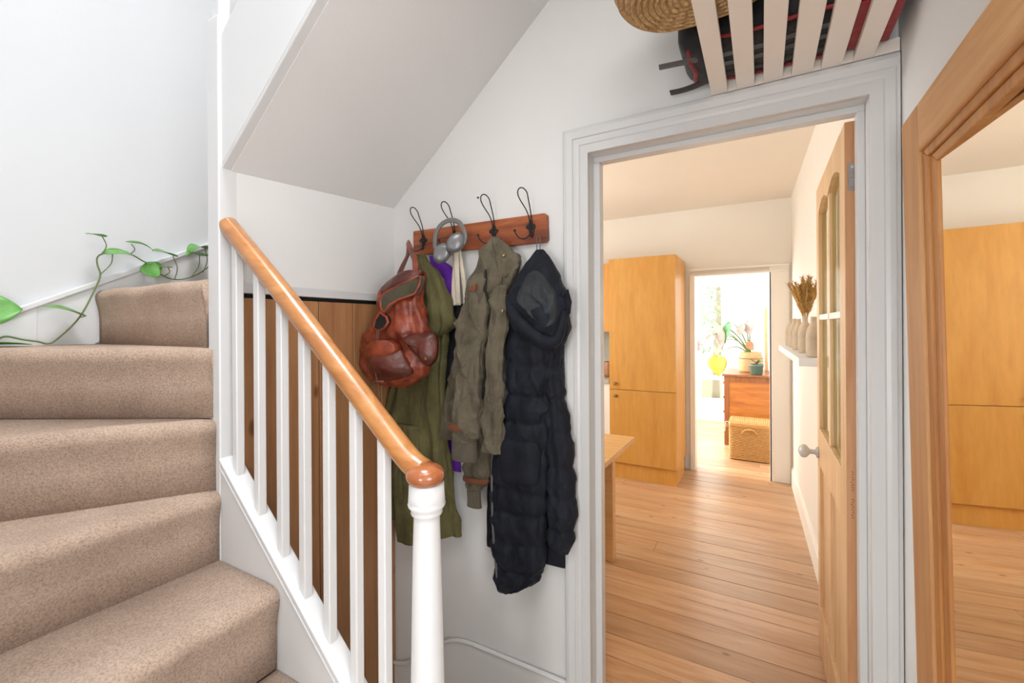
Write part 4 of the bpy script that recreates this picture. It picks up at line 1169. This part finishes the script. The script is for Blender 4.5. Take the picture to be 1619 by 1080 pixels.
G().tube(smooth_path([(-0.100, 1.420, 2.1235), (-0.145, 1.430, 2.124), (-0.18, 1.438, 2.122), (-0.21, 1.441, 2.121), (-0.244, 1.441, 2.1225)], 26), 1.0, 8, flat=(0.018, 0.002), up=(0, 0, 1)).build('strap_end', M['strapbrown'], rp, True)

# ================================================================== MIRROR
mr = thing('wall_mirror', (0.29, 0.90, 0.06), 'tall pine-framed mirror on the hall wall reflecting the kitchen', 'mirror')
MY1, MZ1, MZ0, MY0 = 1.2634, 1.833, 0.06, 0.50
tilt = radians(1.0)
def mx(z): return 0.268 + (1.833 - z) * math.tan(tilt) * 0.98
FW = 0.112
def mbar(poly, d0, d1, nm, mat, bev=0.004):
    """poly in (y,z); depth from the front face d0 to d1"""
    vs = [(min(mx(z) + d0, XR - 0.001), y, z) for y, z in poly] + [(min(mx(z) + d1, XR - 0.001), y, z) for y, z in poly]
    k = len(poly)
    fs = [tuple(range(k))[::-1], tuple(range(k, 2 * k))] + [(i, (i + 1) % k, k + (i + 1) % k, k + i) for i in range(k)]
    return G().add(vs, fs).build(nm, mat, mr, bevel=bev)
mbar([(MY1, MZ0), (MY1, MZ1), (MY1 - FW, MZ1), (MY1 - FW, MZ0)], 0.0, 0.016, 'frame_stile', M['mirrorframe'])
mbar([(MY0, MZ0), (MY0, MZ1), (MY0 + FW, MZ1), (MY0 + FW, MZ0)], 0.0, 0.016, 'frame_stile', M['mirrorframe'])
M['mirrorrail'] = wood('pine_mirror_rail', (0.46, 0.20, 0.065), (0.60, 0.31, 0.12), (0.68, 0.40, 0.185), 'Y', 0.9, 0.5, 0, 0.05, 13, 0.0)
mbar([(MY1 - FW, MZ1 - 0.096), (MY1 - FW, MZ1), (MY0 + FW, MZ1), (MY0 + FW, MZ1 - 0.096)], 0.0, 0.016, 'frame_rail', M['mirrorrail'])
mbar([(MY1 - FW, MZ0), (MY1 - FW, MZ0 + 0.096), (MY0 + FW, MZ0 + 0.096), (MY0 + FW, MZ0)], 0.0, 0.016, 'frame_rail', M['mirrorrail'])
iy, iz = MY1 - FW, MZ1 - 0.096
for k, (w, d) in enumerate(((0.030, 0.0060), (0.062, 0.0105))):
    o = 0.0 if k == 0 else 0.031
    mbar([(iy - o, MZ0 + 0.10), (iy - o, iz - o * 0.6), (iy - w, iz - w * 0.6), (iy - w, MZ0 + 0.10)], d, 0.024, 'inner_moulding', M['mirrorinner'], 0.002)
    mbar([(iy - w, iz - w * 0.6), (iy - o, iz - o * 0.6), (MY0 + FW, iz - o * 0.6), (MY0 + FW, iz - w * 0.6)], d, 0.024, 'inner_moulding', M['mirrorinner'], 0.002)
ga = radians(-2.6)
gy0, gy1 = MY0 + FW - 0.01, iy - 0.03
def gx(y, z): return mx(z) + 0.014 + (iy - 0.06 - y) * math.tan(-ga)
vs = [(gx(y, z) + d, y, z) for d in (0.0, 0.002) for y in (gy0, gy1) for z in (MZ0 + 0.05, iz)]
G().add(vs, [(0, 1, 3, 2), (4, 6, 7, 5), (0, 4, 5, 1), (2, 3, 7, 6), (0, 2, 6, 4), (1, 5, 7, 3)]).build('glass', M['mirror'], mr, label='silvered mirror glass')

# ================================================================== PINE DOOR
d1 = thing('door_1', (0.24, 1.60, 0.0), 'stripped pine door with glazed upper panels standing open into the kitchen', 'door', kind='structure')
dX0, dX1, dY0, dY1 = 0.2115, 0.2405, 1.592, 2.35
def dbox(y0, y1, z0, z1, nm, mat='pine', x0=dX0, x1=dX1, bev=0.002):
    return G().box(x0, x1, y0, y1, z0, z1).build(nm, M[mat], d1, bevel=bev)
dbox(dY0 + 0.003, dY0 + 0.10, 0.012, 1.985, 'stile')
dbox(dY1 - 0.075, dY1, 0.012, 1.985, 'stile')
dbox(dY0, dY0 + 0.003, 0.012, 1.985, 'door_edge', 'pineedge', dX0 + 0.001, dX1, 0.0)
ya, yb = dY0 + 0.10, dY1 - 0.075
ym = (ya + yb) / 2
for y0, y1 in ((ya, ym), (ym, yb)):
    c = (y0 + y1) / 2
    arc = [(y0 + (y1 - y0) * k / 12, 1.868 + 0.035 * sin(pi * k / 12)) for k in range(13)]
    G().prism(arc + [(y1, 1.985), (y0, 1.985)], 0, dX0, dX1).build('top_rail', M['pine'], d1)
dbox(ya, yb, 0.80, 0.955, 'lock_rail')
dbox(ya, yb, 0.012, 0.20, 'bottom_rail')
dbox(ym - 0.02, ym + 0.02, 0.955, 1.885, 'muntin', x0=dX0 + 0.004, x1=dX1 - 0.004)
dbox(ym - 0.03, ym + 0.03, 0.20, 0.80, 'muntin', x0=dX0 + 0.001)
for y0, y1 in ((ya, ym - 0.02), (ym + 0.02, yb)):
    dbox(y0, y1, 1.418, 1.440, 'glazing_bar', 'ktrim', dX0 + 0.002, dX1 - 0.004)
    dbox(y0, y1, 0.955, 1.418, 'pane', 'doorglass', dX0 + 0.013, dX0 + 0.017, 0)
    dbox(y0, y1, 1.440, 1.90, 'pane', 'doorglass', dX0 + 0.013, dX0 + 0.017, 0)
for y0, y1 in ((ya, ym - 0.03), (ym + 0.03, yb)):
    dbox(y0, y1, 0.20, 0.80, 'panel', x0=dX0 + 0.013, x1=dX0 + 0.022, bev=0)
hg = dbox(dY0 - 0.0022, dY0 - 0.0002, 1.785, 1.865, 'hinge', 'steel', dX0 + 0.008, dX1 - 0.001, 0.0006)
for z in (1.798, 1.825, 1.853):
    G().lathe([(0.0042, 0), (0.0036, -0.0012)], (dX0 + 0.018, dY0 - 0.0024, z), 12, 1).build('screw', M['porcelain'] if z > 1.85 else M['steel'], hg)
dbox(dY0 - 0.0006, dY0 + 0.001, 1.925, 1.965, 'plugged_mortice', 'pineedge', dX0 + 0.012, dX0 + 0.020, 0)
g = G().lathe([(0.024, 0.0), (0.024, -0.006), (0.018, -0.009), (0.010, -0.012), (0.010, -0.030), (0.016, -0.036), (0.026, -0.044), (0.029, -0.054), (0.026, -0.064), (0.016, -0.071), (0.004, -0.074)], (dX0, dY1 - 0.035, 0.845), 24, 0)
g.build('knob', M['porcelain'], d1, True, label='grey porcelain door knob')

rs = random.Random(5)
for zc in (0.945, 0.865):
    g = G()
    for k in range(8):
        z = zc + (k - 3.5) * 0.0075
        x = dX0 + 0.012 + rs.uniform(-0.001, 0.001)
        g.box(x, x + 0.005, dY0 - 0.0004, dY0 + 0.001, z, z + rs.uniform(0.001, 0.002))
        g.box(x + (0.0 if k % 2 else 0.004), x + (0.001 if k % 2 else 0.005), dY0 - 0.0004, dY0 + 0.001, z, z + 0.005)
    g.build('worn_stamp', M['leathercord'], d1)

# ================================================================== KITCHEN
tc = thing('tall_cabinet', (-0.93, 4.0, 0), 'tall maple kitchen cabinet with two doors', 'cabinet')
CX0, CX1, CY, CYB, CZ = -1.228, -0.645, 3.99, 4.555, 2.010
G().box(CX0, CX1, CY + 0.02, CYB, 0.143, CZ).build('body', M['maple'], tc, bevel=0.001)
for z0, z1, kz in ((0.148, 0.8115, 0.757), (0.8165, CZ - 0.002, 0.868)):
    d = G().box(CX0 + 0.002, CX1 - 0.001, CY, CY + 0.0185, z0, z1).build('door', M['maple'], tc, bevel=0.0012, seg=1)
    G().lathe([(0.012, 0.0), (0.010, -0.004), (0.016, -0.010), (0.017, -0.016), (0.012, -0.019)], (-1.172, CY, kz), 18, 1).build('knob', M['copper'], d, True)
G().box(CX0 + 0.01, CX1 - 0.002, CY + 0.025, CY + 0.040, 0.0, 0.143).build('plinth', M['maple'], tc)
G().box(CX1 - 0.018, CX1, CY + 0.041, 4.43, 0.0, 0.143).build('side_plinth', M['maple'], tc)

wc = thing('wall_cupboard_unit', (-1.5, 4.2, 1.38), 'maple wall cupboard seen at the edge of the tall cabinet', 'cupboard')
G().box(-1.95, CX0 - 0.004, 4.22, 4.57, 1.335, 2.005).build('body', M['maple'], wc, bevel=0.001)
G().box(-1.58, CX0 - 0.006, 4.200, 4.218, 1.337, 2.003).build('door', M['maple'], wc, bevel=0.001)
G().box(-1.95, -1.585, 4.200, 4.218, 1.337, 2.003).build('door', M['maple'], wc, bevel=0.001)
bc = thing('base_unit', (-1.6, 4.1, 0), 'cream kitchen base unit with a worktop beside the tall cabinet', 'cabinet')
G().box(-1.95, CX0 - 0.004, 4.02, 4.57, 0.10, 0.86).build('body', M['ktrim'], bc, bevel=0.002)
G().box(-1.95, CX0 - 0.004, 4.06, 4.57, 0.0, 0.10).build('plinth', M['ktrim'], bc)
G().box(-1.96, CX0 - 0.003, 3.995, 4.573, 0.861, 0.90).build('worktop', M['tile'], bc, bevel=0.002)
G().box(-1.95, CX0 - 0.004, 4.566, 4.5775, 0.902, 1.33).build('splashback', M['tile'], bc)
kt = thing('utensil_crock', (-1.29, 4.2, 0.90), 'brown utensil pot on the worktop beside the tall cabinet', 'pot')
G().lathe([(0.045, 0.902), (0.052, 0.93), (0.052, 1.03), (0.046, 1.05), (0.040, 1.05), (0.040, 0.98)], (-1.29, 4.2, 0), 20).build('crock', M['copper'], kt, True)

tt = thing('kitchen_table', (-1.2, 2.3, 0), 'pale beech kitchen table just inside the doorway', 'table')
G().box(-1.75, -0.667, 1.80, 2.665, 0.703, 0.730).build('tabletop', M['beech'], tt, bevel=0.002)
for x in (-1.66, -0.80):
    for y in (1.90, 2.585):
        G().box(x - 0.03, x + 0.03, y - 0.03, y + 0.03, 0.0, 0.7025).build('leg', M['beech'], tt, bevel=0.003)
G().box(-1.63, -0.83, 2.575, 2.595, 0.61, 0.7025).build('apron', M['beech'], tt)
G().box(-1.63, -0.83, 1.89, 1.91, 0.61, 0.7025).build('apron', M['beech'], tt)
G().box(-0.81, -0.79, 1.93, 2.555, 0.61, 0.7025).build('apron', M['beech'], tt)

# wall shelf with stoneware bottles
ws = thing('wall_shelf', (0.2, 3.1, 1.21), 'white floating shelf on the cream kitchen wall', 'shelf')
poly = [(kx(2.44) - 0.133, 2.44), (kx(3.92) - 0.133, 3.92), (kx(3.92) - 0.001, 3.92), (kx(2.44) - 0.001, 2.44)]
G().prism(poly, 2, 1.205, 1.243).build('board', M['farwhite'], ws, bevel=0.002)
bott = [(2.53, 0.96), (2.90, 1.00), (3.25, 0.95), (3.55, 0.98), (3.82, 1.0)]
lab = ['pale stoneware bottle on the shelf, partly hidden by the pine door', 'narrow-necked stoneware bottle holding the dried grass heads', 'pale stoneware bottle standing in the middle of the shelf row', 'pale stoneware bottle second from the far end of the shelf', 'pale stoneware bottle at the far end of the shelf']
bp0 = [(0.028, 0.0), (0.032, 0.006), (0.0335, 0.03), (0.034, 0.09), (0.033, 0.115), (0.028, 0.140), (0.020, 0.158), (0.0135, 0.170), (0.0125, 0.195), (0.0145, 0.200), (0.012, 0.200), (0.010, 0.19)]
first = None
for i, (y, s) in enumerate(bott):
    x = kx(y) - 0.064
    if first is None:
        o = G().lathe(bp0, (0, 0, 0), 28).build('stoneware_bottle', M['clay'], None, True)
        first = o
    else:
        o = first.copy()
        COL.objects.link(o)
    o.location = (x, y, 1.2435)
    o.scale = (1.0, 1.0, s)
    tag(o, lab[i], 'bottle', 'stoneware bottles on the kitchen shelf')
dg = thing('dried_grasses', (kx(2.90) - 0.064, 2.90, 1.40), 'bunch of golden dried grass heads in a shelf bottle', 'dried flowers')
bx, byy, bz = kx(2.90) - 0.064, 2.90, 1.38
for i in range(22):
    a = -0.50 + 1.0 * i / 21
    b = random.uniform(-0.32, 0.32)
    ln = random.uniform(0.16, 0.235) * (1 - 0.1 * abs(a))
    tip = Vector((bx + sin(a) * ln * 0.75, byy + sin(b) * ln * 0.6, bz + 0.055 + cos(a) * ln))
    gg = G()
    p0 = Vector((bx + random.uniform(-0.006, 0.006), byy, bz))
    path = [p0, p0.lerp(tip, 0.35) + Vector((-sin(a) * 0.012, 0, 0.006)), p0.lerp(tip, 0.7) + Vector((-sin(a) * 0.01, 0, 0.004)), tip]
    pts = smooth_path(path, 18)
    gg.tube(pts, [0.0012 + 0.0045 * max(0, sin(pi * min(1, max(0, (k - 5) / 12.5)))) ** 0.8 for k in range(18)], 7)
    for k in range(6, 17):
        for q in range(9):
            th = random.uniform(0, 2 * pi)
            d = Vector((cos(th), sin(th), 0.9)) * random.uniform(0.014, 0.030)
            r = pts[k]
            gg.add([r + Vector((0.0035 * sin(th), -0.0035 * cos(th), 0)), r - Vector((0.0035 * sin(th), -0.0035 * cos(th), 0)), r + d], [(0, 1, 2)])
    gg.build('grass_head', M['dried'], dg, True)

# ================================================================== GARDEN ROOM THINGS
ch = thing('chest_of_drawers', (-0.18, 6.0, 0), 'amber oak chest of drawers in the far garden room', 'chest')
hx0, hx1, hy0, hy1 = -0.385, 0.13, 5.69, 6.50
G().box(hx0 + 0.02, hx1, hy0 + 0.014, hy1, 0.24, 0.80).build('carcass', M['chestdark'], ch)
for x0, x1 in ((hx0, hx0 + 0.05), (hx1 - 0.05, hx1)):
    for y0 in (hy0, hy1 - 0.05):
        G().box(x0, x1, y0, y0 + 0.05, 0.0, 0.80).build('leg', M['chestdark'], ch, bevel=0.003)
G().box(hx0 + 0.05, hx1 - 0.05, hy0 + 0.003, hy0 + 0.0135, 0.74, 0.80).build('panel_rail', M['chestdark'], ch)
G().box(hx0 + 0.05, hx1 - 0.05, hy0 + 0.003, hy0 + 0.0135, 0.24, 0.30).build('panel_rail', M['chestdark'], ch)
G().box(hx0 + 0.05, hx1 - 0.05, hy0 + 0.009, hy0 + 0.0138, 0.30, 0.74).build('side_panel', M['chest'], ch, bevel=0.001)
G().box(hx0 - 0.02, hx1 + 0.02, hy0 - 0.02, hy1 + 0.02, 0.801, 0.826).build('top', M['chestdark'], ch, bevel=0.004)
for z0, z1 in ((0.27, 0.43), (0.44, 0.61), (0.62, 0.78)):
    d = G().box(hx0 + 0.003, hx0 + 0.0195, hy0 + 0.055, hy1 - 0.055, z0, z1).build('drawer', M['chest'], ch, bevel=0.002)
    for y in (hy0 + 0.22, hy1 - 0.22):
        G().lathe([(0.008, 0.0), (0.008, -0.012), (0.016, -0.020), (0.014, -0.030)], (hx0 + 0.003, y, (z0 + z1) / 2), 14, 0).build('knob', M['chestdark'], d, True)

wb = thing('wicker_basket', (-0.115, 5.3, 0), 'square honey wicker hamper standing before the oak chest', 'basket')
wx0, wx1, wy0, wy1 = -0.298, 0.068, 5.12, 5.48
cyc = [0]
def rim_path(x0, x1, y0, y1, z, r=0.02, n=40, amp=0.0, ph=0.0):
    pts = []
    per = []
    cs = [(x1 - r, y0 + r, -pi / 2), (x1 - r, y1 - r, 0), (x0 + r, y1 - r, pi / 2), (x0 + r, y0 + r, pi)]
    for cx_, cy_, a0 in cs:
        for k in range(4):
            a = a0 + k / 3 * pi / 2
            per.append((cx_ + r * cos(a), cy_ + r * sin(a)))
    # resample with in-out weave
    segs = [(per[i], per[(i + 1) % len(per)]) for i in range(len(per))]
    ls = [math.dist(a, b) for a, b in segs]
    tot = sum(ls)
    for i in range(n):
        d = tot * i / n
        k = 0
        while d > ls[k]:
            d -= ls[k]
            k += 1
        (ax, ay), (bx_, by_) = segs[k]
        u = d / max(ls[k], 1e-9)
        x, y = ax + (bx_ - ax) * u, ay + (by_ - ay) * u
        cxm, cym = (x0 + x1) / 2, (y0 + y1) / 2
        w = amp * sin(2 * pi * i / 4 + ph)
        l = max(abs(x - cxm), abs(y - cym))
        x += (1 if x > cxm else -1) * w * (abs(x - cxm) > (x1 - x0) / 2 - r)
        y += (1 if y > cym else -1) * w * (abs(y - cym) > (y1 - y0) / 2 - r)
        pts.append((x, y, z))
    return pts
gg = G()
for k in range(25):
    gg.tube(rim_path(wx0, wx1, wy0, wy1, 0.014 + k * 0.0135, 0.02, 96, 0.004, pi * (k % 2)), 0.0062, 6, closed=True)
o = gg.build('woven_sides', M['wicker'], wb, True)
G().box(wx0 + 0.008, wx1 - 0.008, wy0 + 0.008, wy1 - 0.008, 0.006, 0.345).build('inner_wall', M['wicker'], wb)
gg = G()
for k in range(4):
    gg.tube(rim_path(wx0 - 0.004, wx1 + 0.004, wy0 - 0.004, wy1 + 0.004, 0.352 + k * 0.008, 0.02, 60), 0.0065, 6, closed=True)
for k in range(22):
    x = wx0 + 0.012 + (wx1 - wx0 - 0.024) * k / 21
    gg.tube([(x, wy0, 0.380), (x, wy1, 0.380)], 0.008, 6)
gg.build('lid', M['wicker'], wb, True)
G().tube(smooth_path([(-0.185, wy0 - 0.008, 0.285), (-0.155, wy0 - 0.02, 0.318), (-0.115, wy0 - 0.024, 0.328), (-0.075, wy0 - 0.02, 0.318), (-0.045, wy0 - 0.008, 0.285)], 20), 0.008, 8).build('handle', M['wicker'], wb, True)
gg = G()
for z, ln in ((0.375, 0.05), (0.35, 0.03), (0.33, 0.045)):
    gg.tube(smooth_path([(wx0 - 0.008, wy0 + 0.03, z), (wx0 - 0.035, wy0 + 0.02, z + 0.008), (wx0 - 0.03 - ln * 0.3, wy0 + 0.01, z - ln)], 10), 0.0045, 6)
gg.build('tie_ribbon', M['cream'], wb, True)

bpot = thing('basket_planter', (-0.12, 6.03, 0.827), 'round pale woven planter holding the large-leaved plant', 'planter')
prof = []
for k in range(15):
    t = k / 14
    prof.append((0.105 + 0.03 * sin(pi * (0.15 + 0.75 * t)), 0.8275 + 0.24 * t))
G().lathe(prof + [(0.10, 1.06), (0.095, 1.02)], (-0.12, 6.12, 0), 30).build('basket', M['straw'], bpot, True)
G().lathe([(0.136, 0.0), (0.140, 0.006), (0.136, 0.012)], (-0.12, 6.12, 0.985), 30).build('rope_band', M['copper'], bpot, True)

gpot = thing('plant_pot', (-0.055, 5.76, 0.827), 'dark green glazed pot with a small bromeliad on the chest', 'plant pot')
G().lathe([(0.055, 0.8275), (0.060, 0.832), (0.072, 0.925), (0.078, 0.930), (0.078, 0.945), (0.070, 0.945), (0.066, 0.92)], (-0.055, 5.76, 0), 28).build('pot', M['greenpot'], gpot, True)
for i in range(9):
    a = 2 * pi * i / 9 + 0.3
    ln = 0.12 + 0.035 * (i % 3)
    leaf((-0.055, 5.76, 0.94), (-0.055 + cos(a) * ln, 5.76 + sin(a) * ln * 0.6, 0.985 + 0.03 * (i % 2)), (-sin(a), cos(a), 0), 0.03, 0.5, kind='blade').build('blade', M['greenleaf'] if i % 3 else M['terracotta'], gpot, True)

al = thing('elephant_ear_plant', (-0.12, 6.03, 1.03), 'large-leaved house plant drooping over the chest in the garden room', 'plant')
c0 = Vector((-0.12, 6.12, 1.035))
LV = [((-0.60, 5.95, 1.36), (-0.70, 5.92, 1.20), 0.15, 'palegreen', (0.6, -0.6, 0.3)), ((-0.53, 5.9, 1.27), (-0.585, 5.88, 1.10), 0.12, 'mauve', (0.9, -0.4, 0)), ((-0.47, 5.92, 1.36), (-0.42, 5.9, 1.10), 0.14, 'mauve', (0.9, -0.4, 0.1)),
      ((-0.43, 5.93, 1.18), (-0.49, 5.9, 1.02), 0.11, 'palegreen', (0.9, -0.4, 0.1)), ((-0.47, 5.86, 1.02), (-0.455, 5.84, 0.78), 0.23, 'yellowleaf', (1, -0.25, 0)), ((-0.345, 5.93, 1.42), (-0.40, 5.90, 1.17), 0.12, 'greenleaf', (0.8, -0.6, 0)),
      ((-0.20, 5.98, 1.40), (-0.24, 5.95, 1.26), 0.12, 'mauve', (0.8, -0.5, 0.2)), ((-0.14, 5.98, 1.44), (-0.13, 5.95, 1.27), 0.14, 'mauve', (0.9, -0.4, 0.2)), ((-0.155, 5.95, 1.18), (-0.08, 5.92, 1.10), 0.11, 'terracotta', (0.3, -0.4, 0.9)), ((-0.50, 5.93, 1.40), (-0.40, 5.9, 1.33), 0.08, 'palegreen', (0.2, -0.6, 0.5))]
for b, t, w, mt, sd in LV:
    lf = leaf(b, t, sd, w, 0.12, kind='heart').build('leaf', M[mt], al, True)
    b = Vector(b)
    G().tube(smooth_path([c0, c0.lerp(b, 0.4) + Vector((0, 0, 0.10)), c0.lerp(b, 0.8) + Vector((0, 0, 0.07)), b], 16), [0.009 - 0.0004 * k for k in range(16)], 6).build('stalk', M['stem'], lf, True)

ld = thing('leaning_board', (0.03, 6.6, 0.826), 'pale wooden board leaning upright behind the planter', 'board')
G().box(0.030, 0.062, 6.30, 6.34, 0.8265, 1.60).build('edge', M['beech'], ld, bevel=0.003)
G().box(0.0625, 0.10, 6.30, 6.325, 0.8265, 1.60).build('panel', M['farwhite'], ld, bevel=0.002)

tr = thing('garden_tree', (-0.75, 9.6, -0.1), 'leafy green tree seen through the glazed garden door', 'tree')
G().tube(smooth_path([(-0.8, 9.6, -0.1), (-0.78, 9.6, 0.8), (-0.74, 9.6, 1.6), (-0.75, 9.6, 2.6)], 12), [0.08 - 0.004 * k for k in range(12)], 8).build('trunk', M['bark'], tr, True)
gg = G()
rnd = random.Random(3)
for i in range(1500):
    while True:
        p = Vector((rnd.uniform(-1, 1), rnd.uniform(-1, 1), rnd.uniform(-1, 1)))
        if p.length < 1: break
    p = Vector((-0.75 + p.x * 0.75, 9.6 + p.y * 0.6, 1.75 + p.z * 1.15))
    a = Vector((rnd.uniform(-1, 1), rnd.uniform(-1, 1), rnd.uniform(-1, 1))).normalized()
    b = a.orthogonal().normalized()
    s = rnd.uniform(0.03, 0.06)
    gg.add([p - a * s, p + b * s * 0.5, p + a * s, p - b * s * 0.5], [(0, 1, 2, 3)])
o = gg.build('crown', M['tree'], tr)
o['kind'] = 'stuff'

# ================================================================== TRAILING VINE ON THE STAIRS
vn = thing('trailing_plant', (-2.24, 0.55, 1.34), 'trailing green pothos vine climbing the wall above the stairs', 'plant')
VX = -2.235
V1 = [(0.40, 1.365), (0.432, 1.360), (0.458, 1.374), (0.50, 1.362), (0.536, 1.354), (0.56, 1.346), (0.585, 1.362), (0.645, 1.441), (0.691, 1.554), (0.706, 1.607), (0.698, 1.644), (0.697, 1.672), (0.711, 1.689), (0.745, 1.699), (0.80, 1.701), (0.842, 1.678), (0.87, 1.666), (0.908, 1.627), (0.955, 1.612), (1.004, 1.622), (1.055, 1.65), (1.12, 1.71)]
pts = smooth_path([(VX, y, z) for y, z in V1], 90)
G().tube(pts, [0.0032 - 0.000010 * k for k in range(90)], 7).build('stem', M['stemd'], vn, True)
stems = [((0.711, 1.689), (0.711, 1.757)), ((0.708, 1.612), (0.742, 1.696)), ((0.80, 1.701), (0.802, 1.742)), ((0.955, 1.612), (0.948, 1.712)), ((1.02, 1.628), (1.052, 1.735)), ((1.068, 1.655), (1.075, 1.765)), ((0.915, 1.622), (0.93, 1.66)), ((0.645, 1.441), (0.650, 1.452))]
for a, b in stems:
    p = [(VX, a[0], a[1]), (VX + 0.006, (a[0] + b[0]) / 2 + 0.012, (a[1] + b[1]) / 2), (VX + 0.004, b[0], b[1])]
    G().tube(smooth_path(p, 8), 0.0020, 6).build('petiole', M['stem'], vn, True)
flat = (1.0, 0.0, -0.10)
face = (0.15, 1.0, 0.2)
LF = [((0.713, 1.757), (0.655, 1.760), flat, 0.05, 0.12), ((0.715, 1.692), (0.800, 1.704), (1, 0, -0.35), 0.07, 0.2), ((0.790, 1.748), (0.872, 1.735), (1, 0, -0.25), 0.06, 0.25), ((0.950, 1.714), (0.865, 1.730), (1, 0, -0.25), 0.07, 0.15), ((0.852, 1.668), (0.885, 1.612), face, 0.062, 0.05), ((0.932, 1.662), (0.888, 1.660), flat, 0.04, 0.1),
      ((1.080, 1.762), (0.985, 1.745), (1, 0, -0.2), 0.07, 0.5), ((1.085, 1.738), (0.995, 1.735), (1, 0, -0.25), 0.07, -0.1), ((0.400, 1.46), (0.492, 1.468), (0.35, 0.1, -1.0), 0.085, 0.1), ((0.40, 1.352), (0.515, 1.349), (1, 0, 0.04), 0.07, 0.05), ((0.652, 1.450), (0.545, 1.488), (1, 0, -0.2), 0.07, 0.15)]
for b, t, s, w, bend in LF:
    leaf((VX + 0.01, b[0], b[1]), (VX + 0.03, t[0], t[1]), s, w * 1.25, bend).build('leaf', M['leaf'], vn, True)
